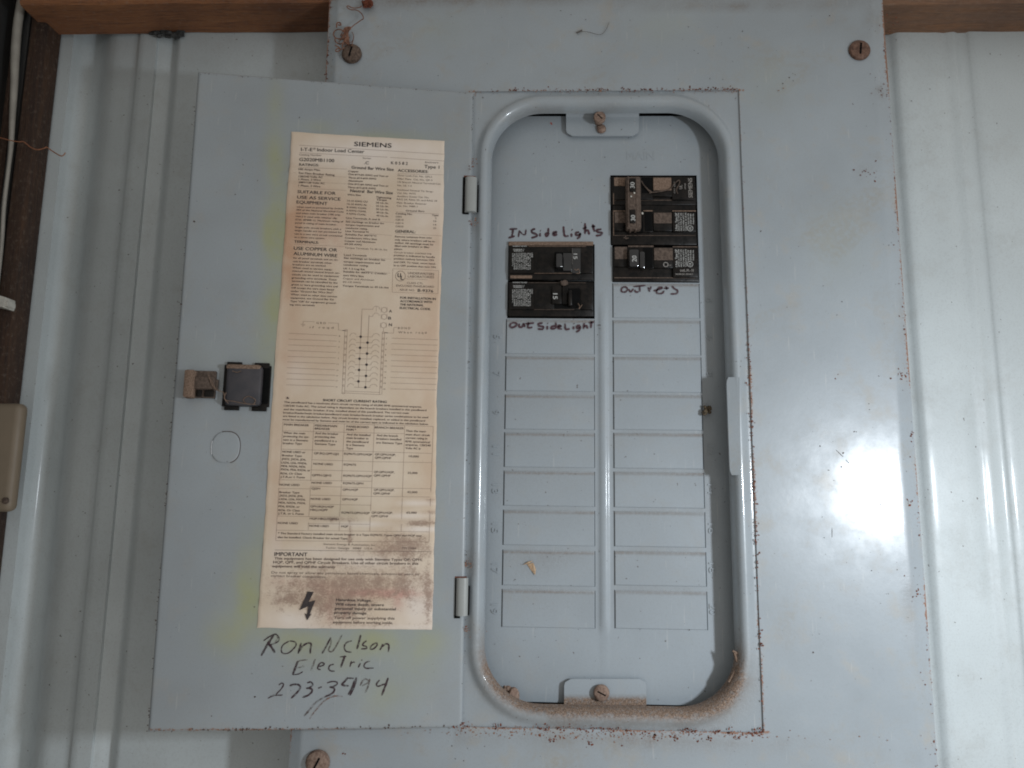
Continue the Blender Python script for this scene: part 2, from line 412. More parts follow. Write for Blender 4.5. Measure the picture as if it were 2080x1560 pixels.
yp = .026
def upright(name, pxa, pxb, y0, mat, label, cat, bev=.001):
    # upright whose front face runs from pxa to pxb (pixels at the height of py 60)
    g = G(); xa, xb = X_(pxa, 60, y0), X_(pxb, 60, y0); g.box(xa, xb, y0, YW, -.40, .30, bev)
    o = solo(g, name, mat, (xa, y0, -.40)); tag(o, label, cat); return o
upright('wooden_post', 60, 92, yp, M['wood_dark'], 'dark brown upright wooden post at the left edge under the girt', 'wooden post', .002)
upright('shaded_side_strip', 43, 59, .030, M['dark_grey'], 'dull grey strip standing for the shaded side of the brown post, beside the cable', 'post side strip')  # stands for the post's shaded side; the shade is in its grey colour
upright('wooden_batten', 20, 42, .034, M['wood_dark'], 'narrow dark brown batten behind the white cable', 'wooden batten')
g = G(); g.box(X_(19, 60, .030)-.02, X_(19, 60, .030), -.34, YW, -.75, .40, .001)      # board's depth towards the viewer is added, out of view, to block light
o = solo(g, 'shading_board', M['dark_grey'], (X_(19, 60, .03), .03, -.40)); tag(o, 'dark grey board at the far left edge, deepened out of view to shade the wall', 'board')
# white cable
cp = [(52, -60), (44, 0), (36, 50), (31, 110), (29, 170), (25, 240), (22, 300), (15, 360), (8, 420), (3, 500), (-8, 600)]
g = G()
def smoothpts(p, k=6):
    q = [Vector(x) for x in p]; out = []
    for i in range(len(q)-1):
        a = q[max(i-1, 0)]; b = q[i]; c = q[i+1]; d = q[min(i+2, len(q)-1)]
        for j in range(k):
            t = j/k; out.append(.5*((2*b)+(c-a)*t+(2*a-5*b+4*c-d)*t*t+(3*b-a-3*c+d)*t**3))
    out.append(q[-1]); return out
pts = smoothpts([at(x, y, .024) for x, y in cp])
g.tube(pts, .0030, 12, taper=lambda t: 1.0-.55*min(1, max(0, (t-.3)/.35)))
o = solo(g, 'cable', M['cable'], pts[0]); tag(o, 'white sheathed cable hanging down along the left edge', 'cable')
# nylon clip
g = G(); a = at(-40, 600, .016); b = at(14, 615, .016)
def clipfn(v):
    t = v.x; return Vector((a.x+(b.x-a.x)*t, v.y, a.z+(b.z-a.z)*t+v.z*(1-.25*t)))
g.box(0, 1, .013, .024, -.0055, .0045, .0012, fn=clipfn)
g.box(.93, 1.10, .014, .022, -.0035, .002, .0012, fn=clipfn)
o = solo(g, 'cable_clip', M['clip'], b); tag(o, 'white nylon cable clip on the brown post at the left edge', 'cable clip')
# beige box
g = G(); yb = .019
x1, z1, z0 = X_(31, 930, yb), Z_(20, 818, yb), Z_(20, 1040, yb)
g.box(x1-.09, x1, yb, YW-.016, z0, z1, .0045, seg=4)
jb = root('junction_box', (x1, yb, z0)); g.make('box_body', M['beige'], jb, True)
g2 = G(); c = at(12, 1017, yb); g2.lathe((c.x, yb, c.z), [(.0022, 0), (.0022, .0008), (.0015, .0012), (.0001, .0013)], 14)
g2.make('screw', M['dusty'], jb, True)
tag(jb, 'beige plastic junction box cut by the left edge, below the cable clip', 'junction box')
# copper strand
g = G(); cs = [(-30, 276), (0, 280), (20, 285), (38, 288), (48, 288), (62, 299), (76, 304), (90, 301), (95, 299), (108, 308), (125, 317), (133, 310)]
pts = smoothpts([at(x, y, .012) for x, y in cs]); g.tube(pts, .00038, 6)
o = solo(g, 'copper_strand', M['copper'], pts[0]); tag(o, 'thin bent copper wire strand sticking out across the brown post', 'wire')

# ================================================================== ELECTRICAL PANEL
panel = empty('electrical_panel'); panel['_o'] = [0, 0, 0]
tag(panel, 'grey metal electrical load centre with its door open to the left', 'electrical panel')
SW, SH = 0.1787, 0.4094                       # seam rectangle: hinge line X=0, top Z=0
TL, TR = -0.1040, 0.2801
TT, TB = Z_(1200, -16), -0.62
YF = 0.0012                                    # inner frame sits a little deeper than the trim
YF_ = YF
YD = 0.018                                     # dead front
def edge_attr(x, z):
    dr = min(abs(z-0) if -.005 < x < SW+.004 else 9, abs(x-SW)*(1.0 if z < -.16 else 2.2) if -SH < z < 0 else 9, abs(z+SH) if x > -.01 and x < SW+.004 else 9)
    r = (bell(dr, .0009)*.34 + bell(dr, .0035)*.20)*(1+1.1*nz(x, z, 38, 7))
    if abs(z+SH) < .012 and x > -.005: r += .20*bell(z+SH+.003, .006)
    de = min(abs(x-TR), abs(x-TL)); r += (bell(de, .0012)*.45+bell(de, .006)*.24)*(1+1.2*nz(x, z, 30, 3))*(1 if z > -.35 else .7)
    r += .5*bell(z-TT, .003)
    d = bell(z-TT, .0075)*.8*(.6+.6*nz(x, z, 30))
    for (px, py, rx, ry, am) in ((745, 12, 60, 14, .5), (640, 1560, 40, 30, .25), (1790, 185, 12, 14, .55), (1775, 40, 22, 38, .42), (1760, 350, 14, 26, .4), (1560, 1452, 60, 30, .0)):
        c = at(px, py); d += am*bell((x-c.x)*3000, rx)*bell((z-c.z)*3000, ry)*(.7+.9*nz(x, z, 300))
    d += .30*bell(z+SH+.006, .006)*(1 if -.005 < x < SW*.9 else 0)*(.6+.8*nz(x, z, 40))
    for (px, py, rx, ry, am) in ((900, 8, 130, 9, .55), (1150, 6, 200, 6, .4), (1500, 10, 220, 8, .5), (1690, 40, 40, 26, .22), (800, 60, 60, 24, .14), (1660, 380, 40, 60, .12), (1600, 1290, 50, 40, .10), (1480, 1515, 200, 16, .22), (1250, 1500, 260, 10, .30), (1850, 1230, 10, 60, .35), (1838, 700, 8, 120, .22), (1740, 72, 26, 10, .25)):
        c = at(px, py); d += am*bell((x-c.x)*3000, rx)*bell((z-c.z)*3000, ry)*(.7+.9*nz(x, z, 120))
    gr = 0.0
    for (px, py, rx, ry, am) in ((1350, 55, 60, 40, .12), (1560, 170, 60, 60, .10), (1700, 500, 60, 90, .08), (900, 60, 60, 40, .10)):
        c = at(px, py); gr += am*bell((x-c.x)*3000, rx)*bell((z-c.z)*3000, ry)
    return {'rust': max(0, min(1, r)), 'dirt': max(0, min(1, d)), 'green': gr}
ex = []
for c in (0, SW): ex += [c-.006, c-.003, c-.0015, c-.0006, c, c+.0006, c+.0015, c+.003, c+.006]
ex += [TL+.0006, TL+.0015, TL+.003, TL+.006, TL+.0075, TL+.009, TR-.009, TR-.0105, TR-.0075, TR-.006, TR-.003, TR-.0015, TR-.0006]
ez = []
for c in (0, -SH): ez += [c-.006, c-.003, c-.0015, c-.0006, c, c+.0006, c+.0015, c+.003, c+.006]
ez += [TT-.001, TT-.003, TT-.006]
xs_ = seg_breaks(TL, TR, .006, ex); zs_ = seg_breaks(TB, TT, .006, ez)
def trimY(x, z):
    y = 0.0
    if x > TR-.0095: y += (x-(TR-.0095))*.33
    if x < TL+.0075: y += ((TL+.0075)-x)*.30
    if z > TT-.003: y += (z-(TT-.003))*.6
    # slightly oil-canned sheet
    return y+.00035*nz(x, z, 9, 2.)
vs, fs, A = gridsheet(xs_, zs_, lambda x, z: Vector((x, trimY(x, z), z)), inside=lambda x, z: 0 < x < SW and -SH < z < 0, attr=edge_attr)
# folded-back edges so the sheet has thickness
b = len(vs)
def addstrip(P, dirv, L):
    base = len(vs); n = len(P)
    vs.extend([Vector(p) for p in P]); vs.extend([Vector(p)+dirv*L for p in P])
    for k in ('rust', 'dirt', 'green'): A[k] += [{'rust': .22, 'dirt': .2, 'green': 0}[k]]*(2*n)
    for i in range(n-1): fs.append((base+i, base+i+1, base+n+i+1, base+n+i))
addstrip([(TL, trimY(TL, z), z) for z in zs_], Vector((0, 1, 0)), .008)
addstrip([(TR, trimY(TR, z), z) for z in zs_], Vector((0, 1, 0)), .008)
addstrip([(x, trimY(x, TT), TT) for x in xs_], Vector((0, 1, 0)), .004)
for z in (0, -SH): addstrip([(x, trimY(x, z), z) for x in xs_ if 0 <= x <= SW], Vector((0, 1, 0)), .003)
for x in (0, SW): addstrip([(x, trimY(x, z), z) for z in zs_ if -SH <= z <= 0], Vector((0, 1, 0)), .003)
trim = link('trim', vs, fs, M['grey'], panel, True, A, angle=20); trim['_o'] = [0, 0, 0]

# rust and fly specks standing on the trim
SURF = lambda h: (lambda x, z: Vector((x, -h, z)))
def line_pts(p, q, n, spread):
    out = []
    sd = random.random()*90
    for i in range(n):
        for _ in range(6):
            t = random.random()
            if noise.noise(Vector((t*15, sd, 0)))+.5*noise.noise(Vector((t*60, sd, 3))) > random.uniform(-.25, .35): break
        w = random.gauss(0, spread)*random.choice((.5, 1, 1.5))
        d = Vector((q[0]-p[0], q[1]-p[1])).normalized()
        out.append((p[0]+(q[0]-p[0])*t-d.y*w, p[1]+(q[1]-p[1])*t+d.x*w))
    return out
g = G()
flakes(g, line_pts((.0, .0004), (SW, .0004), 190, .0007), SURF(.0003), .0003, .0010)
flakes(g, line_pts((SW*.45, .0004), (SW, .0004), 70, .0011), SURF(.0003), .0003, .0012)
flakes(g, line_pts((SW, -.17), (SW, -SH), 170, .0006), SURF(.0003), .0003, .0011)
flakes(g, line_pts((SW, 0), (SW, -.17), 30, .0005), SURF(.0003), .0002, .0006)
flakes(g, line_pts((0, -SH), (SW, -SH), 230, .0011), SURF(.0003), .0003, .0012)
flakes(g, line_pts((.02, -SH-.004), (SW-.01, -SH-.004), 26, .0022), SURF(.0003), .0003, .0013)
for z0, z1, n in ((.08, -.08, 26), (-.08, -.36, 46), (-.36, -.60, 44)):
    flakes(g, line_pts((TR-.0012, z0), (TR-.0012, z1), n, .0009), lambda x, z: Vector((x, trimY(x, z)-.0003, z)), .0003, .0011)
flakes(g, line_pts((TR-.006, .05), (TR-.006, -.5), 34, .004), lambda x, z: Vector((x, trimY(x, z)-.0003, z)), .0002, .0009)
flakes(g, line_pts((TL+.001, TT), (TL+.001, .0), 40, .0009), lambda x, z: Vector((x, trimY(x, z)-.0003, z)), .0003, .0011)
for cx, cy, n, s in ((1790, 187, 14, 9), (1762, 350, 14, 9), (1832, 760, 16, 6), (1845, 1020, 8, 4), (1815, 30, 14, 10), (1865, 1205, 8, 6), (700, 1530, 2, 2), (1700, 760, 2, 3)):
    c = at(cx, cy); flakes(g, [(c.x+random.gauss(0, s/3000), c.z+random.gauss(0, s/3000)) for _ in range(n)], lambda x, z: Vector((x, trimY(x, z)-.0003, z)), .0003, .0012)
for p in ((1082, 207), (1508, 1033), (1515, 1075), (985, 1390), (1120, 1505), (1196, 1510), (1370, 1498), (1500, 1497), (1440, 1500), (1330, 1497), (1310, 1490)):
    c = at(*p); flakes(g, [(c.x+random.gauss(0, .0012), c.z+random.gauss(0, .0008)) for _ in range(10)], SURF(-.0006 if p[0] in (1082, 1508) else .0003), .0004, .0012)
tag(g.make('rust_flakes', M['rust'], trim), kind='stuff')
g = G()
for cx, cy, sx, sy, n in ((960, 451, 10, 4, 46), (958, 331, 5, 6, 20), (953, 1146, 10, 4, 50), (948, 1283, 12, 4, 40), (1082, 207, 7, 3, 26), (1120, 1493, 130, 3, 130), (1300, 1489, 170, 3, 120), (1300, 186, 150, 2, 60)):
    c = at(cx, cy); yy = -.0004 if cy > 1480 else -(YF_-.0003)
    flakes(g, [(c.x+random.gauss(0, sx/3000), c.z+random.gauss(0, sy/3000)) for _ in range(n)], lambda x, z: Vector((x, yy+random.uniform(-.0001, .0001), z)), .0002, .0009)
tag(g.make('rust_stain_flakes', M['pink'], trim), kind='stuff')
g = G()
sp = [(1139, 22), (1190, 40), (1222, 105), (1160, 30), (1398, 55), (1410, 103), (1418, 109), (1520, 97), (1508, 64), (1442, 160), (1468, 162), (1488, 125), (1610, 150), (1615, 152), (1603, 158), (1611, 164), (1590, 170), (1538, 176), (1685, 32), (1547, 209), (1512, 271), (1545, 470), (1545, 620), (1672, 581),
      (1806, 498), (1812, 492), (1700, 640), (1710, 613), (1765, 820), (1785, 764), (1766, 832), (1692, 897), (1666, 906), (1713, 920), (1683, 955), (1694, 976), (1709, 948), (1789, 1025), (1670, 1050), (1674, 1092), (1822, 1157), (1770, 1159), (1652, 1325), (1804, 1206), (1600, 1503), (1650, 1290), (1800, 1206), (1827, 1045), (1829, 1041), (1828, 1050), (1735, 877), (1739, 877), (917, 34), (990, 130), (890, 154), (828, 125), (675, 120), (786, 103), (942, 1545), (950, 1520), (918, 1515), (925, 1541)]
for p in sp:
    c = at(*p); flakes(g, [(c.x, c.z)], lambda x, z: Vector((x, trimY(x, z)-.00025, z)), .0004, .00085)
for _ in range(420):
    x, z = random.uniform(TL+.003, TR-.003), random.uniform(-.56, TT-.002)
    if 0 < x < SW and -SH < z < 0: continue
    flakes(g, [(x, z)], lambda x, z: Vector((x, trimY(x, z)-.00025, z)), .00014, .00036)
for p, q in (((1698, 914), (1713, 928)), ((1718, 934), (1726, 942)), ((1740, 956), (1752, 970)), ((1690, 1072), (1690, 1092))):
    ribbon(g, [p, q], .7, lambda px, py: (X_(px, py), Z_(px, py)), SURF(.0003))
tag(g.make('fly_specks', M['speck'], trim), kind='stuff')

def screw(c, r, h, parent, mat, ang, slot=True, dome=True, shaft=0.0):
    """slotted pan-head screw at point c, facing the camera side"""
    g = G(); y = c.y-shaft
    if shaft: g.lathe((c.x, c.y, c.z), [(r*.62, 0), (r*.62, shaft)], 20)
    pr = [(r, 0), (r*1.0, h*.35), (r*.9, h*.7), (r*.65, h*.93), (r*.3, h)] if dome else [(r, 0), (r, h*.8), (r*.9, h)]
    g.lathe((c.x, y, c.z), pr, 28)
    # irregular crust
    for v in g.v:
        v += Vector((0, -1, 0))*(.0004*noise.noise(v*900))
    o = g.make('screw', mat, parent, True)
    if slot:
        s = G(); ca, sa = math.cos(ang), math.sin(ang); w = r*.075; L = r*.55
        P = [Vector((c.x+L*ca*i+w*sa*j, y-h*1.03, c.z+L*sa*i-w*ca*j)) for i, j in ((-1, -1), (1, -1), (1, 1), (-1, 1))]
        P2 = [p+Vector((0, h*.5, 0)) for p in P]
        s.add(P+P2, [(0, 1, 2, 3), (0, 1, 5, 4), (1, 2, 6, 5), (2, 3, 7, 6), (3, 0, 4, 7)])
        for v in s.v: v -= Vector((0, .0002, 0))
        k = s.make('slot', M['void'], None); k.parent = parent   # kept with the screw's part
        bpy.data.objects.remove(k)
        # join slot into the screw mesh
        me = o.data; me.materials.append(M['void'])
        bm = bmesh.new(); bm.from_mesh(me); nv = [bm.verts.new(v-Vector(parent.get('_o', (0, 0, 0)))) for v in s.v]
        for f in s.f:
            nf = bm.faces.new([nv[i] for i in f]); nf.material_index = 1
        bm.to_mesh(me); bm.free()
    return o
screw(at(715, 111, -.0002), .0069, .0042, trim, M['screw_dark'], 1.35)
screw(at(1745, 103, -.0002), .0072, .0028, trim, M['screw'], 1.45)
screw(at(646, 1548, -.0002), .0072, .0040, trim, M['screw_dusty'], 1.1)

# ---- inner frame with its rolled opening
OL, OR_ = X_(988.5, 950, .003), X_(1484.5, 950, .003)
OT, OB = Z_(1230, 223, .003), Z_(1240, 1437, .003)
RAD = .0345
def rr_pts(off, nside=26, narc=16):
    """rounded rectangle grown by off, counter-clockwise from right-bottom; returns points and arc centres"""
    pts = []; r = RAD+off
    cs = [((OR_-RAD, OB+RAD), -90), ((OR_-RAD, OT-RAD), 0), ((OL+RAD, OT-RAD), 90), ((OL+RAD, OB+RAD), 180)]
    for i, ((cx, cz), a0) in enumerate(cs):
        for k in range(narc+1):
            a = math.radians(a0+90*k/narc); pts.append((cx+r*math.cos(a), cz+r*math.sin(a)))
        (nx_, nz_), a1 = cs[(i+1) % 4]; a = math.radians(a1)
        q = (nx_+r*math.cos(a), nz_+r*math.sin(a)); p = pts[-1]
        for k in range(1, nside): pts.append((p[0]+(q[0]-p[0])*k/nside, p[1]+(q[1]-p[1])*k/nside))
    return pts
base = rr_pts(0)
def outer_pts():
    out = []; x0, x1, z0, z1 = 0.0, SW, -SH, 0.0
    big = rr_pts(.02)
    for p, q in zip(base, big):
        d = Vector((q[0]-p[0], q[1]-p[1])).normalized(); t = 9
        if d.x > 1e-6: t = min(t, (x1-p[0])/d.x)
        if d.x < -1e-6: t = min(t, (x0-p[0])/d.x)
        if d.y > 1e-6: t = min(t, (z1-p[1])/d.y)
        if d.y < -1e-6: t = min(t, (z0-p[1])/d.y)
        out.append([p[0]+d.x*t, p[1]+d.y*t])
    for cx, cz in ((x0, z0), (x0, z1), (x1, z0), (x1, z1)):      # exact corners
        k = min(range(len(out)), key=lambda i: (out[i][0]-cx)**2+(out[i][1]-cz)**2); out[k] = [cx, cz]
    return out
PROF = [(.0125, YF), (.0115, YF-.0001), (.0102, YF-.0005), (.0090, YF-.0012), (.0078, YF-.0021), (.0066, YF-.0028), (.0054, YF-.0031), (.0042, YF-.0030), (.0031, YF-.0024), (.0021, YF-.0014), (.0012, YF+.0000), (.0005, YF+.0016), (.0001, YF+.0034), (.0, YF+.0050), (-.0002, YF+.0062)]
rings = []; outp = outer_pts()
r1 = rr_pts(PROF[0][0])
for t in (0, .25, .5, .75):
    rings.append([Vector((a[0]+(b_[0]-a[0])*t, YF, a[1]+(b_[1]-a[1])*t)) for a, b_ in zip(outp, r1)])
for off, y in PROF: rings.append([Vector((p[0], y, p[1])) for p in rr_pts(off)])
N = len(base); vs = [v for r in rings for v in r]; fs = []
for i in range(len(rings)-1):
    for k in range(N):
        k2 = (k+1) % N; fs.append((i*N+k, i*N+k2, (i+1)*N+k2, (i+1)*N+k))
A = {'rust': [], 'dirt': [], 'green': []}
def sdf(x, z):
    qx = abs(x-(OL+OR_)/2)-((OR_-OL)/2-RAD); qz = abs(z-(OT+OB)/2)-((OT-OB)/2-RAD)
    return math.hypot(max(qx, 0), max(qz, 0))+min(max(qx, qz), 0)-RAD
for v in vs:
    s = sdf(v.x, v.z); low = max(0, min(1, ((OB+.062)-v.z)/.050)); low = low*low*(3-2*low)
    nn = nz(v.x, v.z, 60)
    d = low*(bell(max(0, s), .0048)*.92*(1+.25*nz(v.x, v.z, 200))+bell(s-.009, .009)*.16*(1+nn))
    if v.x > .05 and v.z < OB+.02: d += .25*bell(s-.008, .01)
    # bottom right corner gathers more
    cx, cz = at(1455, 1395).x, at(1455, 1395).z
    d += .55*bell(math.hypot(v.x-cx, v.z-cz), .016)*bell(max(0, s-.004), .008)
    # a little dirt under the top roll, left of the tab
    if v.z > OT-.02 and abs(v.x-X_(1090, 228)) < .02: d += .35*bell(s, .002)
    ct = at(1238, 215); d += .30*bell(v.x-ct.x, .010)*bell(v.z-ct.z, .0025)
    for hp in ((955, 452), (957, 330), (952, 1145), (948, 1280)):
        c = at(*hp); d += .5*bell((v.x-c.x), .006)*bell(v.z-c.z, .004)
    A['dirt'].append(max(0, min(1, d)))
    dr = min(abs(v.z), abs(v.z+SH), abs(v.x-SW) if v.z < -.16 else 1)
    A['rust'].append(min(1, (bell(dr, .0014)*.30+(bell(dr, .006)*.14))*(1+1.2*nz(v.x, v.z, 40, 2))+.3*bell(v.x, .0015)))
    A['green'].append(0)
frame = link('door_frame', vs, fs, M['grey_frame'], panel, True, A, angle=60); frame['_o'] = [0, 0, 0]

def tab(rows, x0, x1, corner, up, name, dirt):
    """folded tab: rows (py, Y) from the roll to the tip; px range x0..x1; corner radius px at the tip"""
    g = G(); n = 20; vs = []; at_d = []
    ytip = rows[-1][0]
    allr = []
    for i in range(len(rows)-1):
        for k in range(6): t = k/6; allr.append((rows[i][0]*(1-t)+rows[i+1][0]*t, rows[i][1]*(1-t)+rows[i+1][1]*t))
    allr.append(rows[-1])
    for (py, y) in allr:
        d = abs(py-ytip); ins = 0
        if d < corner: ins = corner-math.sqrt(max(0, corner**2-(corner-d)**2))
        for k in range(n+1):
            px = (x0+ins)+(x1-x0-2*ins)*k/n; v = at(px, py, y); vs.append(v); at_d.append(max(0, min(1, dirt(px, py))))
    fs = []
    m = n+1
    for j in range(len(allr)-1):
        for k in range(n): fs.append((j*m+k, j*m+k+1, (j+1)*m+k+1, (j+1)*m+k))
    # thickness
    B = len(vs); rim = [j*m for j in range(len(allr))]+[(len(allr)-1)*m+k for k in range(1, n+1)]+[j*m+n for j in range(len(allr)-2, -1, -1)]
    vs += [vs[i]+Vector((0, .0013, 0)) for i in rim]; at_d += [at_d[i] for i in rim]
    for i in range(len(rim)-1): fs.append((rim[i], rim[i+1], B+i+1, B+i))
    o = link(name, vs, fs, M['grey_in'], frame, True, {'dirt': at_d}, angle=40); o['_o'] = [0, 0, 0]; return o
YT = YD-.0035
tt = tab([(222, .004), (228, YT-.002), (238, YT-.0004), (276, YT)], 1150, 1298, 13, True, 'fixing_tab', lambda x, y: .15*bell(y-224, 6)+.25*bell(x-1238, 24)*bell(y-222, 6))
bt = tab([(1438, .004), (1432, YT-.002), (1422, YT-.0004), (1379, YT)], 1146, 1313, 14, False, 'fixing_tab', lambda x, y: max(0, min(1, (y-1408)/14))*1.0)
# catch tab on the right lip
g = G(); vs = []; n = 24
for i in range(n+1):
    py = 766+(965-766)*i/n; e = min(1, min(i, n-i)/1.2)
    xl = 1473.5+(py-766)*.036+(1-e)*4; xrr = 1502+(py-766)*.012
    for px, y in ((xl+1, .0030), (xl, .0012), (xl+2, -.0003), ((xl+xrr)/2, -.0011), (xrr, -.0021)): vs.append(at(px, py, y))
g.add(vs, [(j*5+k, j*5+k+1, (j+1)*5+k+1, (j+1)*5+k) for j in range(n) for k in range(4)])
g.add([v.copy() for v in vs[:5]]+[v+Vector((0, .003, 0)) for v in vs[:5]], [(k, k+1, 6+k, 5+k) for k in range(4)])
g.add([v.copy() for v in vs[-5:]]+[v+Vector((0, .003, 0)) for v in vs[-5:]], [(k, k+1, 6+k, 5+k) for k in range(4)])
g.make('catch_tab', M['grey_frame'], frame, True)

# ---- dead front
ROT = -0.0036
def df(px, py, Y=YD):
    p = at(px, py, Y); return (p.x+ROT*(p.z+.24), p.z-ROT*(p.x-.09))        # into the dead front's own (slightly turned) axes
def dP(u, v, h=0.0):
    x = u-ROT*(v+.24); z = v+ROT*(x-.09); return Vector((x, YD-h, z))
C0, C1, C2, C3 = df(1023.5, 950)[0], df(1208, 950)[0], df(1246.5, 950)[0], df(1429.5, 950)[0]
rowsL = [(650, 719), (725, 794.5), (803, 872.5), (880, 949.5), (958, 1028), (1037.5, 1108), (1119, 1190), (1199, 1275)]
rowsR = [(577, 646), (652, 721), (726.5, 797), (803, 873.5), (881, 952), (960, 1031.5), (1040, 1111), (1121, 1190), (1201, 1278)]
plates = []
for (a, b_), col in [(r, 0) for r in rowsL]+[(r, 1) for r in rowsR]:
    x0, x1 = (C0, C1) if col == 0 else (C2, C3); cx = 1115 if col == 0 else 1336
    plates.append((x0, x1, df(cx, b_)[1], df(cx, a-1)[1], col))
BRK = {'L1': (1033, 497, 1207, 569), 'L2': (1031.5, 571, 1207, 646), 'R1': (1241, 357, 1416, 499), 'R2': (1244.5, 500, 1419, 573)}
YBK = YD-.0035
holes = [(p[0]-.00017, p[1]+.00017, p[2]-.00002, p[3]+.00002) for p in plates]
def brk_rect(k, Y=YD):
    x0, y0, x1, y1 = BRK[k]; a = df(x0, (y0+y1)/2, Y); b_ = df(x1, (y0+y1)/2, Y); c = df((x0+x1)/2, y0, Y); d = df((x0+x1)/2, y1, Y)
    return a[0], b_[0], d[1], c[1]
for k in BRK:
    a = brk_rect(k); holes.append((a[0]-.0003, a[1]+.0003, a[2]-.0003, a[3]+.0003))
# each column strip is cut separately, so breakpoints may differ
U0, U1, V0, V1 = OL-.02, OR_+.02, df(1230, 1429)[1], df(1230, 236)[1]
vs = []; fs = []; AD = []
def add_sheet(xa, xb, za, zb, st=.01):
    n = max(1, int((xb-xa)/st)); m = max(1, int((zb-za)/st)); b0 = len(vs)
    for j in range(m+1):
        for i in range(n+1):
            u, v = xa+(xb-xa)*i/n, za+(zb-za)*j/m; P = dP(u, v); vs.append(P)
            px, py = pix(P)
            d = .25*bell(py-238, 10)*bell(px-1070, 50)+.15*bell(py-575, 6)*bell(px-1350, 18)+.3*bell(px-1112, 14)*bell(py-1130, 6)
            d += .35*bell(py-1405, 14)*bell(px-1005, 14)
            if 1022 < px < 1434 and 640 < py < 1215 and not 1209 < px < 1245: d += .16
            AD.append(max(0, min(1, d)))
    for j in range(m):
        for i in range(n):
            fs.append((b0+j*(n+1)+i, b0+j*(n+1)+i+1, b0+(j+1)*(n+1)+i+1, b0+(j+1)*(n+1)+i))
for col in (0, 1):
    hs = sorted([h for h in holes if (h[0] < .085) == (col == 0)], key=lambda h: -h[3])
    xa = min(h[0] for h in hs); xb = max(h[1] for h in hs)
    z = V1
    for h in hs:
        if z-h[3] > 1e-5: add_sheet(xa, xb, h[3], z)
        if h[0]-xa > 1e-5: add_sheet(xa, h[0], h[2], h[3])
        if xb-h[1] > 1e-5: add_sheet(h[1], xb, h[2], h[3])
        z = h[2]
    add_sheet(xa, xb, V0, z)
    if col == 0: a0 = xa; a1 = xb
    else: b0_ = xa; b1 = xb
add_sheet(U0, a0, V0, V1); add_sheet(b1, U1, V0, V1)
# strip between the columns carries the pressed rib
zr0, zr1 = df(1228, 1292)[1], df(1228, 588)[1]; cxr = (a1+b0_)/2
us = [a1, cxr-.0044, cxr-.0034, cxr-.0027, cxr-.0020, cxr-.0012, cxr-.0004, cxr+.0004, cxr+.0012, cxr+.0020, cxr+.0027, cxr+.0034, cxr+.0044, b0_]
hp = [0, 0, .0001, .0004, .0008, .00105, .00115, .00115, .00105, .0008, .0004, .0001, 0, 0]
vz = [V0]+[zr0+(zr1-zr0)*k/60 for k in range(61)]+[V1]; b0i = len(vs)
for v in vz:
    e = min(1, max(0, (v-zr0)/.006))*min(1, max(0, (zr1-v)/.02))
    for u, h in zip(us, hp): vs.append(dP(u, v, h*e)); AD.append(0)
m = len(us)
for j in range(len(vz)-1):
    for i in range(m-1): fs.append((b0i+j*m+i, b0i+j*m+i+1, b0i+(j+1)*m+i+1, b0i+(j+1)*m+i))
dead = link('dead_front', vs, fs, M['grey_in'], panel, True, {'dirt': AD}, angle=30); dead['_o'] = [0, 0, 0]
# the knock-out plates, pressed proud with a sloping top
def plate(x0, x1, z0, z1, col):
    hgt = .0005; s = .0007; tp = .0026; g = G(); nx = 8
    zz = [(z0, .00003), (z0+.0002, hgt*.7), (z0+.0005, hgt), (z1-tp-.0003, hgt), (z1-tp*.6, hgt*.62), (z1-.0005, .00012), (z1, .00004)]
    xx = [(x0, -1), (x0+.0004, .3), (x0+s, 1), ((x0+x1)/2, 1), (x1-s, 1), (x1-.0004, .3), (x1, -1)]
    vs_ = []
    for z, h in zz:
        for x, k in xx:
            hh = h*k if k > 0 else -.0006
            vs_.append(dP(x, z, hh))
    g.add(vs_, [(j*7+i, j*7+i+1, (j+1)*7+i+1, (j+1)*7+i) for j in range(6) for i in range(6)])
    ad = []
    for v in g.v:
        px, py = pix(v); top = (z1-v.z)
        ad.append(max(0, min(1, 0.60*bell(top-.0012, .0013)*(1+.6*nz(v.x, v.z, 90))+.25*bell(px-1112, 20)*bell(py-1130, 8))))
    o = g.make('knockout_plate', M['grey_in'], dead, True, attrs={'dirt': ad}, angle=25)
    return o
for p in plates: plate(*p)

# back box, unlit inside
g = G()
g.box(OL-.03, OR_+.03, YD+.012, YD+.05, OB-.03, OT+.03, .0)
g.make('back_box', M['void'], panel)

# embossed figures
class Sink:
    def __init__(s, fn): s.fn = fn; s.g = G()
    def __call__(s, u, v): return s.fn(u, v)
emb = []
def emboss(txt, px, py, hpx, wpx, rot=True, rise=.0006):
    sk = Sink(lambda u, v: dP(u, v, rise)); c = df(px, py); k = 1/2950.
    if rot: p0 = (c[0]-hpx*k/2, c[1]+wpx*k/2); p1 = (c[0]-hpx*k/2, c[1]-wpx*k/2)
    else: p0 = (c[0]-wpx*k/2, c[1]-hpx*k/2); p1 = (c[0]+wpx*k/2, c[1]-hpx*k/2)
    text_later(txt, sk, p0, p1, hpx*k, 0.0); emb.append(sk)
for k, (a, b_) in enumerate(rowsR):
    if k == 3: continue
    emboss(str(4+2*k), 1440+k*1.0, (a+b_)/2+(-2), 13, 9 if 4+2*k < 10 else 19)
for k, (a, b_) in enumerate(rowsL): emboss(str(5+2*k), 1010-k*.8, (a+b_)/2, 13, 8 if 5+2*k < 10 else 18)
emboss('MAIN', 1301, 316, 18, 56, rot=False, rise=.0002)
flush_text()
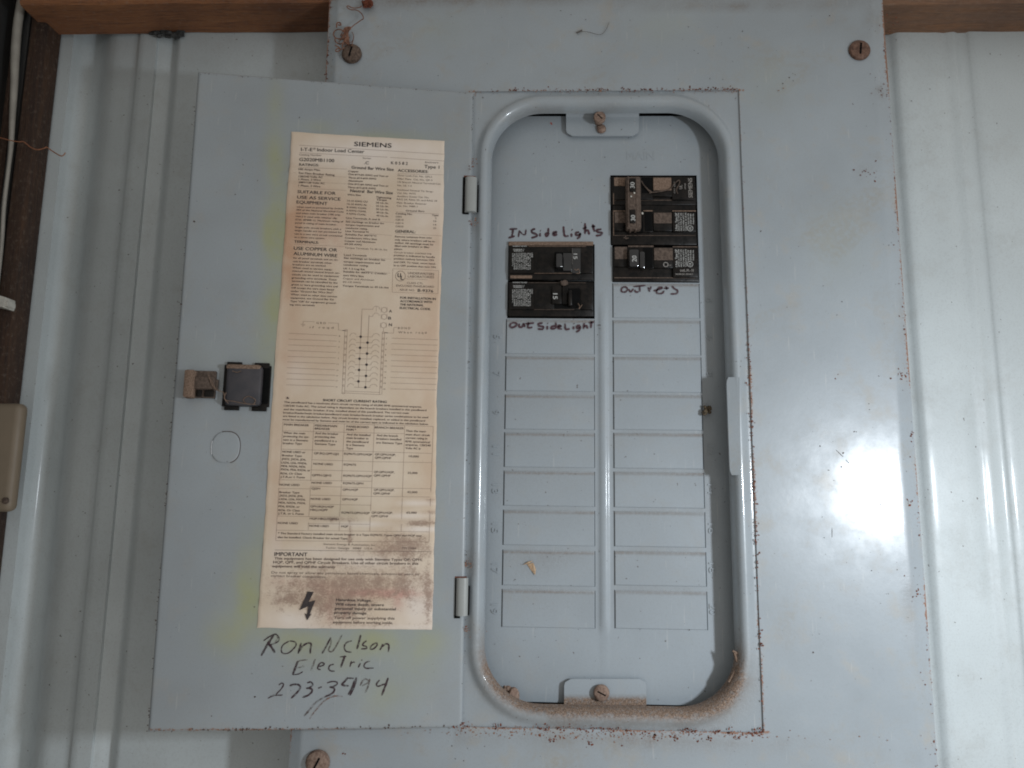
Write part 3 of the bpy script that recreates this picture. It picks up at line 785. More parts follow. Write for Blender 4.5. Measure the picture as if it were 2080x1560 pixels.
for sk in emb:
    g = G(); n0 = len(sk.g.v)
    # give the figures a wall down to the sheet
    me_v = sk.g.v; edges = {}
    for f in sk.g.f:
        for i in range(len(f)):
            e = (f[i], f[(i+1) % len(f)]); kk = tuple(sorted(e)); edges.setdefault(kk, []).append(e)
    g.add(me_v, sk.g.f)
    for kk, l in edges.items():
        if len(l) == 1:
            a, b_ = me_v[l[0][0]], me_v[l[0][1]]
            g.add([a, b_, b_+Vector((0, .0005, 0)), a+Vector((0, .0005, 0))], [(0, 1, 2, 3)])
    g.make('embossed_number' if len(sk.g.v) else 'embossed_number', M['grey_in'], dead)

screw(at(1216, 250, YT), .0041, .0030, dead, M['screw_dusty'], -.75, dome=False, shaft=.006)
g = G(); c = at(1221, 262, YT-.0012); g.blob(c, .0036, (1, .55, .9), .3, 3); g.make('dirt_lump', M['screw_dusty'], dead, True)
screw(at(1221, 1405, YT), .0049, .0026, dead, M['screw_dusty'], -.45, shaft=.002)

# handwriting on the dead front
def strokes(lst, ox, oy, sc, w, parent, mats_, F, P, name='handwriting'):
    g = G()
    for it in lst:
        mi = 0; ww = w
        if isinstance(it, tuple): it, ww, mi = (list(it)+[0])[:3] if len(it) == 2 else it
        pts = [(ox+x/sc, oy+y/sc) for x, y in it]
        ribbon(g, pts, ww*(1.22 if parent.name == 'door' else 1)/sc, F, P, mi)
    return g.make(name, None, parent, mats=mats_)
FD = lambda px, py: df(px, py, YD)
ink = [M['marker_strong'], M['marker_faint']]
S1 = [[(150, 155), (245, 150)], [(195, 155), (180, 240)], [(135, 262), (215, 238)], ([(272, 168), (258, 250)], 22, 0), ([(276, 176), (304, 212), (338, 226)], 17, 0), ([(342, 228), (352, 158)], 20, 0),
      [(465, 150), (425, 165), (425, 195), (475, 215), (480, 240), (415, 262)], [(525, 200), (520, 245)], [(522, 172), (530, 176)], [(625, 140), (622, 190), (628, 225)], [(620, 195), (590, 215), (600, 240), (625, 225)],
      [(680, 215), (710, 200), (722, 188), (690, 192), (680, 215), (700, 230), (732, 215)], [(808, 120), (812, 180), (825, 238), (872, 235)], [(905, 205), (905, 250)], [(908, 158), (916, 166)],
      [(1000, 190), (960, 200), (965, 230), (1010, 218), (1005, 200)], [(1012, 205), (1004, 245), (972, 272)], [(1070, 80), (1072, 145), (1070, 215)], [(1075, 180), (1105, 168), (1122, 222)], [(1045, 150), (1090, 130)],
      [(1165, 95), (1175, 150), (1190, 185)], [(1150, 125), (1195, 118)], [(1270, 155), (1215, 165), (1225, 190), (1275, 198), (1260, 225), (1200, 235)]]
strokes(S1, 1010, 440, 6, 26, dead, ink, FD, lambda u, v: dP(u, v, .0003))
S2 = [[(175, 1300), (155, 1330), (170, 1355), (215, 1345), (240, 1315), (215, 1298), (180, 1300)], [(270, 1305), (268, 1342), (300, 1350), (325, 1310), (335, 1352)], [(385, 1290), (375, 1355), (430, 1352)], [(345, 1310), (450, 1300)],
      [(555, 1300), (505, 1310), (510, 1335), (560, 1345), (550, 1375), (495, 1372)], [(610, 1335), (610, 1382)], [(612, 1303), (618, 1308)], [(715, 1295), (712, 1370)], [(705, 1335), (665, 1345), (660, 1370), (708, 1368)],
      [(740, 1350), (778, 1338), (750, 1330), (740, 1360), (792, 1375)], [(828, 1305), (835, 1375), (885, 1370)], [(930, 1340), (930, 1378)], [(932, 1306), (938, 1312)], [(1010, 1325), (970, 1340), (975, 1365), (1010, 1350)], [(1015, 1335), (1000, 1385), (960, 1412)],
      [(1060, 1300), (1050, 1375)], [(1055, 1345), (1090, 1335), (1100, 1370)], [(1150, 1280), (1140, 1365)], [(1120, 1300), (1182, 1285)], ([(1225, 1328), (1262, 1328)], 20, 1), ([(1232, 1366), (1266, 1370)], 20, 1)]
strokes(S2, 1010, 440, 6, 25, dead, ink, FD, lambda u, v: dP(u, v, .0010))
S3 = [([(318, 1430), (290, 1408), (250, 1420), (245, 1460), (290, 1466), (320, 1435)], 20, 0), ([(330, 1430), (350, 1466), (385, 1428)], 20, 0), [(455, 1395), (460, 1465)], [(385, 1405), (525, 1390)], [(400, 1440), (412, 1466), (445, 1464)],
      [(556, 1410), (575, 1466)], [(592, 1400), (580, 1440)], [(620, 1455), (670, 1440), (722, 1420), (690, 1412), (658, 1450), (665, 1482), (720, 1482), (742, 1450)], [(740, 1425), (800, 1420)], [(768, 1398), (776, 1440)], [(838, 1398), (860, 1425), (900, 1450), (890, 1485), (818, 1490)]]
strokes(S3, 1220, 340, 5.778, 21, dead, ink, FD, lambda u, v: dP(u, v, .0010))
g = G()
for p in ((1121, 252), (1125, 275), (1107, 285), (1084, 313), (1124, 318), (1228, 320), (1426, 322), (1327, 1019), (1005, 1308), (1209, 1342), (1337, 1421), (1112, 1131), (1160, 1189), (1046, 1177), (1052, 1187), (1052, 881), (1047, 852), (1169, 963), (1067, 1300), (1094, 1334), (1418, 1180), (1500, 1147), (1360, 1278), (1400, 1279), (1300, 1278), (1452, 935)):
    if OL < at(*p, YD).x < OR_:
        c = df(*p); flakes(g, [c], lambda u, v: dP(u, v, .0008), .0003, .0007)
for _ in range(120):
    u, v = random.uniform(OL, OR_), random.uniform(OB, OT); flakes(g, [(u, v)], lambda u, v: dP(u, v, .0008), .00012, .0003)
tag(g.make('fly_specks', M['speck'], dead), kind='stuff')
g = G(); c = df(1119, 250); flakes(g, [c, (c[0]+.0006, c[1]-.001)], lambda u, v: dP(u, v, .0003), .0010, .0014); g.make('paint_spot', M['red'], dead)

# ================================================================== DOOR
def solve_door():
    best = None
    for i in range(401):
        phi = math.radians(-4+i*.04)
        for W_ in [x*.0005+.165 for x in range(60)]:
            a = Vector((-W_*math.cos(phi), -W_*math.sin(phi), .0012)); b_ = a.copy(); b_.z = -SH+.0005
            p = pix(a); q = pix(b_); e = (p[0]-401)**2+(p[1]-146)**2+(q[0]-299)**2+(q[1]-1487)**2
            if best is None or e < best[0]: best = (e, phi, W_)
    return best
_, PHI, DW = solve_door()
DY = -.0022                                       # the door stands just in front of the trim at the hinge
door_m = Matrix.Translation((0, DY, 0)) @ Matrix.Rotation(PHI, 4, 'Z')   # local -x runs from the hinge to the free edge
dn = door_m.to_3x3() @ Vector((0, 1, 0)); d0 = Vector((0, DY, 0)); dinv = door_m.inverted()
def dd(px, py, h=0.0):
    d = ray(px, py); o0 = d0-dn*h; t = (o0-CAM).dot(dn)/d.dot(dn); p = dinv @ (CAM+t*d); return (p.x, p.z)
DOOR_T = .0012
cTL = dd(402, 145); cBL = dd(300, 1487); cTR = dd(961, 187); cBR = dd(938.5, 1478)
def dlerp(s, t):   # s 0..1 from hinge to free edge, t 0..1 from bottom to top
    a = Vector(cBR).lerp(Vector(cBL), s); b_ = Vector(cTR).lerp(Vector(cTL), s); return a.lerp(b_, t)
SS = [0, .002, .005, .009, .015]+[.015+.97*k/56 for k in range(1, 57)]+[.991, .995, .998, 1]; TT_ = [0, .001, .0022, .004, .007]+[.007+.986*k/120 for k in range(1, 121)]+[.996, .9978, .999, 1]
nx, nzz = len(SS)-1, len(TT_)-1; vs = []; A = {'rust': [], 'dirt': [], 'green': []}
def roll(s_, t_):
    e = min(s_*.18, (1-s_)*.18, t_*.41, (1-t_)*.41); return .0009*max(0, 1-e/.0016)**2
rcorner = .005
greens = [(560, 330, 20, 120, .55), (575, 470, 22, 90, .5), (545, 480, 16, 60, .45), (560, 580, 22, 120, .55), (585, 610, 15, 60, .4), (545, 690, 30, 90, .4), (530, 1120, 30, 80, .35), (505, 1190, 34, 70, .4), (500, 1240, 50, 60, .42), (470, 1300, 60, 40, .3), (600, 1300, 80, 24, .45), (800, 1300, 90, 26, .45), (720, 1330, 120, 50, .32), (850, 1320, 40, 60, .35), (780, 1420, 60, 50, .25), (900, 640, 10, 220, .08), (890, 1000, 10, 260, .12), (760, 280, 140, 12, .35), (560, 200, 14, 50, .2), (640, 255, 40, 10, .3), (490, 1170, 10, 120, .15), (430, 720, 60, 40, .08)]
def door_attr(P):
    px, py = pix(P); n1 = nz(P.x, P.z, 45, 3.); gr = sum(.92*am*bell(px-x, rx)*bell(py-y, ry) for x, y, rx, ry, am in greens)*(1+.8*n1)
    d = .25*bell(px-950, 6)*(bell(py-1145, 14)+bell(py-1282, 12)+bell(py-345, 8))+.18*bell(px-400, 40)*bell(py-790, 30)+.12*max(0, n1)
    r = .7*bell(py-1482, 4)
    return {'rust': min(1, max(0, r)), 'dirt': min(1, max(0, d)), 'green': min(.8, max(0, gr))}
def bend(x, z):    # slight hollow in the sheet
    return -.0004*nz(x, z, 7, 5.)
for j in range(nzz+1):
    for i in range(nx+1):
        p = dlerp(SS[i], TT_[j])
        # rounded corner near the hinge at the top
        vs.append(Vector((p.x, bend(p.x, p.y)+roll(SS[i], TT_[j]), p.y)))
        for k, v in door_attr(door_m @ vs[-1]).items(): A[k].append(v)
fs = [(j*(nx+1)+i, j*(nx+1)+i+1, (j+1)*(nx+1)+i+1, (j+1)*(nx+1)+i) for j in range(nzz) for i in range(nx)]
# edge thickness
rim = [i for i in range(nx+1)]+[j*(nx+1)+nx for j in range(1, nzz+1)]+[nzz*(nx+1)+i for i in range(nx-1, -1, -1)]+[j*(nx+1) for j in range(nzz-1, 0, -1)]
B = len(vs); vs += [vs[i]+Vector((0, .0035, 0)) for i in rim]
for k in A: A[k] += [{'rust': .75, 'dirt': .3, 'green': 0}[k]]*len(rim)
for i in range(len(rim)): i2 = (i+1) % len(rim); fs.append((rim[i], rim[i2], B+i2, B+i))
fs.append(tuple(B+i for i in range(len(rim))))
door = link('door', vs, fs, M['grey_door'], panel, True, A, angle=40)
door.matrix_world = door_m; door['_o'] = [0, 0, 0]
def P2(h=0.0): return lambda u, v: Vector((u, bend(u, v)-h, v))
# edge rust of the door
g = G()
def dl(p, q, n, sp, a, b_):
    A_, B_ = dd(*p), dd(*q); flakes(g, line_pts(A_, B_, n, sp), P2(.0002), a, b_)
dl((402, 149), (960, 190), 60, .0003, .0002, .0006); dl((402, 150), (330, 1100), 70, .0003, .0002, .0007); dl((330, 1100), (300, 1485), 26, .0003, .0003, .0008)
dl((305, 1484), (935, 1475), 90, .0004, .0002, .0009); dl((480, 1482), (520, 1481), 12, .0005, .0004, .0010)
dl((961, 195), (942, 1470), 130, .0003, .0002, .0006)
for p in ((517, 1233), (512, 1368), (790, 1473), (608, 239), (490, 507), (430, 1454), (665, 1000), (540, 1480), (395, 450), (368, 618), (820, 1240), (518, 1415), (523, 367), (478, 395)):
    flakes(g, [dd(*p)], P2(.0002), .0006, .0012)
for _ in range(160):
    s, t = random.random(), random.random(); p = dlerp(s, t); flakes(g, [(p.x, p.y)], P2(.0002), .00012, .00032)
tag(g.make('rust_flakes', M['speck'], door), kind='stuff')
g = G()
for p in ((956, 340), (955, 345), (958, 332), (955, 451), (957, 456), (950, 1138), (946, 1146), (942, 1275), (940, 1470), (936, 1473), (925, 1476)):
    q = dd(*p); flakes(g, [(q[0]+random.gauss(0, .0006), q[1]+random.gauss(0, .0006)) for _ in range(3)], P2(.0003), .0004, .0010)
tag(g.make('rust_flakes', M['rust'], door), kind='stuff')

# ---- paper label
L0, L1_, L2_, L3 = dd(592, 268), dd(903, 287), dd(877, 1279), dd(522, 1275)    # TL TR BR BL
LT = [Vector(x) for x in (L0, L1_, L2_, L3)]
wr = [(620, 985, 60, 5, .5), (850, 1008, 60, 5, .7), (840, 1035, 60, 5, .9), (850, 1060, 70, 6, 1.1), (690, 1052, 60, 6, .9), (740, 1045, 30, 14, .6), (600, 1105, 120, 6, .4), (620, 345, 70, 6, .5), (600, 375, 60, 6, .4), (880, 440, 40, 12, .5), (860, 470, 40, 8, .4), (600, 1215, 90, 6, .5), (700, 1120, 150, 8, .4), (760, 300, 100, 8, .25), (850, 380, 60, 8, .3)]
wr_l = [(dd(x, y), rx/3000., ry/3000., am) for x, y, rx, ry, am in wr]
def lab_h(u, v):
    h = .00040+.00034*(1+nz(u*.6, v*1.6, 26, 4.))+.00014*nz(u*.5, v*1.8, 90, 1.)
    for (c, rx, ry, am) in wr_l: h += .0014*am*bell(u-c[0], rx)*bell(v-c[1]-(u-c[0])*.06, ry)
    return h
def LP(h=0.0): return lambda u, v: Vector((u, bend(u, v)-lab_h(u, v)-h, v))
nx, nzz = 90, 300; vs = []; A = {'dirt': [], 'pale': [], 'pink': [], 'green': [], 'tan': []}
tans = [(600, 470, 40, 120, .8), (590, 560, 22, 140, .7), (640, 430, 70, 60, .4), (740, 620, 60, 50, .35), (860, 720, 50, 120, .35), (575, 760, 14, 80, .4), (880, 560, 20, 120, .45), (770, 500, 60, 80, .25), (640, 740, 70, 60, .25), (560, 980, 16, 160, .45), (700, 870, 120, 50, .2), (870, 900, 14, 120, .4)]
dirts = [(780, 1115, 110, 18, .55), (820, 1095, 50, 20, .5), (760, 1180, 150, 28, .72), (620, 1190, 90, 26, .55), (700, 1215, 120, 30, .6), (600, 1222, 70, 10, .7), (640, 1250, 40, 14, .45), (860, 1062, 34, 6, 1.3), (875, 1040, 24, 5, .7), (872, 1016, 22, 4, .7), (690, 1055, 34, 5, .8), (711, 1075, 4, 14, 1.0), (710, 1097, 5, 8, 1.3), (850, 1190, 40, 60, .35), (700, 1245, 50, 30, .55), (720, 1270, 120, 7, .45), (870, 1230, 8, 50, .7), (640, 1150, 110, 7, .4), (595, 355, 16, 30, .22), (600, 395, 16, 10, .18), (900, 350, 4, 20, .3), (820, 1115, 60, 30, .45), (560, 1240, 20, 8, .3)]
pales = [(760, 300, 160, 26, .75), (740, 330, 130, 25, .45), (870, 430, 50, 40, .45), (880, 360, 40, 50, .4), (600, 760, 22, 40, .4), (860, 1075, 40, 6, 1.0), (730, 1065, 60, 6, .7), (600, 1260, 60, 22, .8), (850, 1240, 45, 50, .8), (740, 1140, 80, 16, .5), (640, 1120, 90, 12, .35), (560, 1100, 12, 60, .4), (850, 1022, 40, 6, .7), (830, 1048, 50, 6, .6), (740, 1275, 200, 5, .5)]
pinks = [(745, 1205, 60, 8, .7), (800, 1205, 60, 8, .8), (810, 1220, 12, 20, .5), (670, 1235, 12, 36, .35), (650, 1190, 60, 12, .25), (620, 700, 60, 60, .10), (660, 470, 40, 80, .18), (700, 460, 60, 60, .1), (880, 500, 20, 60, .12), (860, 680, 60, 120, .08), (590, 1180, 40, 8, .2), (700, 1255, 8, 20, .3)]
for j in range(nzz+1):
    t = j/nzz
    for i in range(nx+1):
        s = i/nx; p = (LT[0].lerp(LT[1], s)).lerp(LT[3].lerp(LT[2], s), t)
        wob = .0003*math.sin(t*9)+.0006*nz(t*5, s, 2.)+.0003*nz(t*22, s, 2.)
        if i in (0, nx): p = p+Vector((wob*(1 if i == 0 else 1.3), 0))
        if j in (0, nzz): p = p+Vector((0, .0003*nz(s*3, 0, 3)))
        v = LP()(p.x, p.y)
        if i == 0 or j == 0 or i == nx or j == nzz: v.y += .0004
        vs.append(v); px, py = pix(door_m @ v); n1 = nz(p.x, p.y, 130, 2.)
        sm = lambda L: sum(am*bell(px-x, rx)*bell(py-y, ry) for x, y, rx, ry, am in L)
        A['dirt'].append(min(1, max(0, sm(dirts)*(1+.5*n1)))); A['pale'].append(min(.9, max(0, sm(pales)*(1+.3*n1)))); A['pink'].append(min(.8, max(0, sm(pinks)*(1+.6*n1)))); A['tan'].append(max(0, sm(tans)*(1+.5*n1)*(.8+.6*nz(p.x, p.y, 30, 9.)))); A['green'].append(.3*bell(px-700, 60)*bell(py-1040, 26)+.12*bell(px-745, 40)*bell(py-600, 40))
fs = [(j*(nx+1)+i, j*(nx+1)+i+1, (j+1)*(nx+1)+i+1, (j+1)*(nx+1)+i) for j in range(nzz) for i in range(nx)]
LV, LF, LA = vs, fs, A
INK = Sink(LP(.00012))
class Reg:
    def __init__(s, ox, oy, sc): s.ox, s.oy, s.sc = ox, oy, sc
    def px(s, x, y): return s.ox+x/s.sc, s.oy+y/s.sc
    def t(s, txt, x0, x1, y0, y1=None, cap=19, bold=0.0, mi=1):
        if y1 is None: y1 = y0+(x1-x0)*.036
        p0 = dd(*s.px(x0, y0)); p1 = dd(*s.px(x1, y1))
        L = math.hypot(p1[0]-p0[0], p1[1]-p0[1]); k = L/math.hypot(x1-x0, y1-y0)
        text_later(txt, INK, p0, p1, cap*k, bold, mi)
    def l(s, pts, w=3.0, mi=2):
        P = LP(.00010)
        for a, b_ in zip(pts[:-1], pts[1:]):
            pa, pb = Vector(s.px(*a)), Vector(s.px(*b_)); n = max(2, int((pb-pa).length/14)); t = (pb-pa).normalized(); m = Vector((-t.y, t.x))*w*.5/s.sc
            q = [pa.lerp(pb, i/n) for i in range(n+1)]
            vs_ = [P(*dd(*(v+m))) for v in q]+[P(*dd(*(v-m))) for v in q]
            INK.g.add(vs_, [(i, i+1, n+2+i, n+1+i) for i in range(n)], mi)
    def arc(s, cx, cy, r, a0, a1, w=3.0, n=12, mi=2):
        s.l([(cx+r*math.cos(math.radians(a0+(a1-a0)*k/n)), cy+r*math.sin(math.radians(a0+(a1-a0)*k/n))) for k in range(n+1)], w, mi)
    def dot(s, cx, cy, r, mi=0):
        P = LP(.00014); INK.g.add([P(*dd(*s.px(cx+r*math.cos(k*.5236), cy+r*math.sin(k*.5236)))) for k in range(12)], [tuple(range(12))], mi)
    def poly(s, pts, mi=0):
        P = LP(.0006); INK.g.add([P(*dd(*s.px(*p))) for p in pts], [tuple(range(len(pts)))], mi)
B_ = .006
a = Reg(560, 250, 5.778)
a.t('SIEMENS', 922, 1360, 275, 297, 58, .010, 0)
a.l([(280, 265), (1978, 373)]); a.l([(280, 352), (1310, 405)]); a.l([(1345, 408), (1978, 452)])
a.t('I-T-E', 300, 432, 332, 336, 42, B_, 0); a.t('®', 440, 472, 318, 320, 26, 0, 1); a.t('Indoor Load Center', 490, 1040, 336, 358, 42, B_, 0)
a.t('Catalog Number', 280, 540, 385, 393, 22); a.t('G2020MB1100', 280, 688, 450, 465, 42, B_, 0)
a.t('Series', 1022, 1120, 425, 428, 20); a.t('.C', 1040, 1095, 488, 491, 36, B_, 0); a.t('K 0 5 8 2', 1355, 1550, 488, 497, 36, B_, 0)
a.t('Enclosure', 1755, 1910, 475, 480, 22); a.t('Type 1', 1745, 1920, 533, 543, 40, B_, 0); a.t('RATINGS:', 278, 508, 507, 514, 33, .005, 0)
a.l([(275, 530), (838, 547)], 2.5)
a.t('Ground Bar Wire Size', 892, 1385, 540, 567, 36, .012, 0); a.t('ACCESSORIES:', 1435, 1790, 577, 593, 35, .012, 0); a.l([(1432, 600), (1975, 615)], 2.5)
for s_, x1, y0, y1 in (('100 Amps Max.', 530, 560, 570), ('See Main Breaker Rating', 692, 598, 625), ('120/240 Volts AC', 555, 640, 650), ('1 Phase, 3 Wire', 530, 674, 684), ('208Y/120 Volts AC', 578, 712, 724), ('1 Phase, 3 Wire', 525, 750, 760)): a.t(s_, 272, x1, y0, y1, 22, .012, 1)
a.l([(275, 612), (830, 640)], 1.6); a.l([(272, 690), (830, 718)], 1.6); a.l([(265, 765), (828, 795)], 2)
a.t('SUITABLE FOR', 258, 705, 826, 848, 38, .006, 0); a.t('USE AS SERVICE', 255, 762, 890, 915, 38, .006, 0); a.t('EQUIPMENT', 248, 608, 948, 966, 38, .006, 0)
for s_, x0, x1, y0, y1 in (('when used as permitted by Article', 248, 795, 995, 1018), ('384 of the National Electrical Code', 245, 800, 1030, 1055), ('and when main breaker (100 amp.', 242, 765, 1068, 1090), ('max.) is used with retainer clip', 238, 722, 1105, 1130), ('(Cat. #MBR-1). Maximum rating of', 235, 795, 1143, 1170), ('panel is rating of main breaker.', 232, 720, 1182, 1205),
        ('Single pole circuit breakers with a', 230, 770, 1232, 1258), ('single handle are not permitted for', 226, 778, 1270, 1295), ('use in a two wire circuit connected', 224, 782, 1310, 1337), ('to a three wire system.', 222, 580, 1350, 1365)): a.t(s_, x0, x1, y0, y1, 19, .006)
a.t('TERMINALS:', 220, 505, 1408, 1420, 31, .012, 0); a.l([(218, 1426), (800, 1452)], 2)
a.t('USE COPPER OR', 215, 722, 1490, 1512, 40, .006, 0); a.t('ALUMINUM WIRE', 213, 722, 1552, 1580, 40, .006, 0)
for s_, x0, x1, y0, y1 in (('Copper', 855, 975, 580, 585), ('One #14-#4 AWG and Two or', 855, 1325, 615, 640), ('Three #14-#10 AWG', 855, 1180, 655, 670), ('Aluminum', 852, 1022, 692, 698), ('One #12-#4 AWG and Two or', 850, 1325, 728, 755), ('Three #12-#10 AWG', 850, 1175, 768, 785)): a.t(s_, x0, x1, y0, y1, 21, .015)
a.t('Neutral  Bar Wire Size', 878, 1375, 815, 842, 36, .012, 0)
a.t('Wire Size', 845, 1000, 855, 861, 20, .03); a.t('Tightening', 1180, 1358, 885, 895, 22, .02); a.t('Torque', 1185, 1305, 914, 919, 22, .02)
for k, (s_, q_) in enumerate((('14-10 AWG CU', '20 Lb.-In.'), ('12-10 AWG AL', '25 Lb.-In.'), ('8 AWG CU/AL', '35 Lb.-In.'), ('6 AWG CU/AL', '40 Lb.-In.'), ('4 AWG CU/AL', '45 Lb.-In.'))):
    a.t(s_, 842-k*3, 1078-k*4, 925+k*37.5, 938+k*38, 20, .005); a.t(q_, 1178+k, 1325, 948+k*37.5, 955+k*38, 20, .005)
for s_, x0, x1, y0, y1, bo in (('Line Terminals A and B', 828, 1225, 1125, 1147, .012), ('See markings on breaker for', 825, 1275, 1168, 1192, .01), ('torque requirements and', 822, 1215, 1205, 1225, .01), ('conductor rating.', 822, 1080, 1243, 1255, .01), ('Line Terminal N', 820, 1090, 1280, 1292, .012), ('Suitable For 60/75°C', 818, 1185, 1318, 1338, .012), ('Conductors Wire Size', 815, 1188, 1358, 1378, .012), ('Copper and Aluminum', 812, 1170, 1395, 1412, .01), ('#4-2/0 AWG', 810, 1010, 1430, 1442, .01), ('Torque Terminals To 45 Lb.-Ins', 812, 1310, 1475, 1500, 0), ('Load Terminals', 805, 1070, 1560, 1570, .012)): a.t(s_, x0, x1, y0, y1, 20, bo)
a.l([(828, 1140), (1385, 1172)], 1.8); a.l([(1090, 1300), (1362, 1325)], 1.8)
for s_, x0, x1, y0, y1, bo in (('Door Lock-Cat. No. QFL2', 1433, 1835, 628, 648, 0), ('Filler Plate  Cat. No. QF-3', 1433, 1838, 668, 688, 0), ('1/0 Branch Neutral Terminal-Cat.', 1432, 1940, 706, 733, 0), ('No. LK 1-2', 1430, 1597, 748, 755, 0), ('Insulated Neutral Tie Strap-', 1430, 1850, 798, 820, 0), ('Cat. No. INTS', 1428, 1642, 835, 845, 0), ('Auxiliary Gutter Cat. No.', 1425, 1800, 873, 888, 0), ('RAG 24, RAG 33, and RAG 39', 1423, 1895, 908, 930, 0), ('Main Breaker Retainer', 1422, 1770, 948, 965, 0), ('Cat. No. MBR-1', 1422, 1665, 985, 995, 0), ('Ground Bars', 1530, 1745, 1042, 1052, .012), ('Catalog No.', 1410, 1605, 1075, 1086, .012), ('Type', 1835, 1910, 1100, 1103, .012), ('GB5', 1408, 1480, 1112, 1115, 0), ('GB10', 1408, 1500, 1148, 1151, 0), ('GB14', 1406, 1500, 1187, 1190, 0), ('GB20', 1406, 1500, 1225, 1228, 0), ('5', 1872, 1885, 1135, 1136, 0), ('10', 1850, 1885, 1168, 1170, 0), ('14', 1850, 1885, 1208, 1210, 0), ('20', 1848, 1882, 1248, 1250, 0),
        ('Remove twistouts from trim', 1402, 1830, 1345, 1362, .01), ('only where breakers will be in-', 1400, 1875, 1382, 1405, .01), ('stalled. All openings must be', 1400, 1848, 1418, 1440, .01), ('filled with breakers or filler', 1398, 1805, 1455, 1472, .01), ('plates.', 1395, 1490, 1490, 1494, .01), ('Circuit breaker overload trip', 1392, 1828, 1530, 1548, 0)): a.t(s_, x0, x1, y0, y1, 20, bo)
a.l([(1412, 1048), (1915, 1078)], 2.2); a.t('GENERAL:', 1405, 1640, 1290, 1300, 34, .01, 0); a.l([(1403, 1305), (1945, 1328)], 2.2)
b = Reg(560, 500, 5.778)
for s_, x0, x1, y0, y1 in (('position is indicated by handle', 1390, 1868, 120, 145), ('position midway between ON', 1390, 1855, 160, 180), ('and OFF. To reset, move hand-', 1388, 1880, 200, 222), ('le to OFF position then turn ON.', 1388, 1885, 240, 262)): b.t(s_, x0, x1, y0, y1, 20, .005)
b.l([(1375, 270), (1912, 292), (1905, 562), (1368, 545), (1375, 270)], 2.5)
b.arc(1465, 355, 58, 0, 360, 4, 24, 1); b.t('U', 1432, 1468, 368, 370, 50, .03, 0); b.t('L', 1468, 1500, 398, 400, 50, .03, 0); b.l([(1518, 388), (1785, 398)], 3)
b.t('UNDERWRITERS', 1552, 1860, 332, 347, 28, 0); b.t('LABORATORIES', 1552, 1858, 372, 382, 28, 0); b.t('CLASS CTL', 1540, 1730, 445, 452, 22, 0); b.t('ENCLOSED PANELBOARD', 1415, 1858, 478, 492, 24, 0); b.t('ISSUE NO.', 1460, 1632, 525, 532, 22, 0); b.t('B-9376', 1668, 1848, 538, 548, 34, .012, 0)
for s_, x0, x1, y0, y1 in (('FOR INSTALLATION IN', 1462, 1878, 620, 635), ('ACCORDANCE WITH', 1462, 1835, 660, 672), ('THE NATIONAL', 1460, 1735, 700, 710), ('ELECTRICAL CODE.', 1458, 1820, 740, 755)): b.t(s_, x0, x1, y0, y1, 26, .012, 0)
for s_, x0, x1, y0, y1 in (('for all panel terminals and on cir-', 208, 735, 150, 175), ('cuit breaker terminals when', 205, 658, 190, 212), ('breakers are so marked.', 203, 595, 228, 245), ('When used as service equip-', 200, 670, 265, 290), ('ment,all unused neutral branch ter-', 198, 755, 303, 330), ('minals can be used as equipment', 196, 745, 345, 368), ('grounding wire terminals. These', 192, 718, 383, 408), ('terminals can be identified by the', 190, 728, 422, 445), ('green or bare grounding wire and', 188, 730, 462, 488), ('will accept the wire sizes listed', 186, 685, 500, 525), ('under "Ground Bar Wire Size".', 183, 680, 540, 560), ('When used as other than service', 180, 720, 578, 605), ('equipment, use Ground Bar Kit', 178, 685, 618, 640), ('Type "GB" for equipment ground-', 175, 715, 658, 682), ('ing wire terminals', 170, 460, 698, 708)): b.t(s_, x0, x1, y0, y1, 20, .006)
for s_, x0, x1, y0, y1, bo in (('See markings on breaker for', 802, 1290, 152, 178, .014), ('torque requirements and', 800, 1225, 195, 215, .012), ('conductor rating.', 798, 1090, 232, 245, .012), ('LK 1-2 Lug Kit', 798, 1048, 275, 288, .014), ('Suitable for 60/75°C Conduc-', 795, 1310, 312, 338, .014), ('tors Wire Size', 793, 1035, 355, 368, .014), ('Copper and Aluminum', 792, 1155, 392, 412, 0), ('#2-1/0 AWG', 790, 1000, 432, 442, 0), ('Torque Terminals to 45 Lb.-Ins', 788, 1325, 478, 500, .014)): b.t(s_, x0, x1, y0, y1, 21, bo)
b.l([(810, 128), (1355, 158)], 1.8); b.l([(1050, 300), (1345, 322)], 1.8)
b.t('A', 1332, 1365, 782, 783, 34, .005, 0); b.t('B', 1322, 1356, 864, 865, 34, .005, 0); b.t('N', 1330, 1365, 942, 943, 35, .005, 0)
for cx, cy in ((1275, 752), (1275, 832), (1268, 932)): b.arc(cx, cy, 31, 0, 360, 3.4, 18); b.l([(cx-36, cy-30), (cx-36, cy+30)], 2.4); b.l([(cx+34, cy-32), (cx+34, cy+28)], 2.0)
b.l([(1135, 745), (1015, 743), (1003, 1062)], 3); b.arc(1182, 750, 42, 180, 360, 3); b.l([(1182, 708), (1182, 772)], 2.4)
b.l([(1140, 828), (1098, 828), (1086, 1062)], 3); b.arc(1180, 828, 40, 180, 350, 3)
b.l([(322, 925), (325, 885), (460, 890)], 3); b.l([(295, 918), (350, 922)], 3); b.l([(302, 930), (342, 933)], 2.4); b.l([(310, 942), (330, 944)], 2.4)
b.t('G R D', 480, 590, 914, 918, 24, 0); b.l([(615, 903), (738, 908), (740, 988), (790, 992)], 3); b.l([(785, 992), (822, 995)], 7, 0)
b.t('i f   r e q d', 402, 680, 965, 972, 24, 0); b.t('B O N D', 1437, 1580, 975, 978, 24, 0); b.t('W h e n   r e q d', 1440, 1770, 1025, 1030, 24, 0)
b.l([(1430, 958), (1388, 958), (1385, 1024), (1320, 1022)], 3); b.l([(1320, 1021), (1285, 1019)], 7, 0)
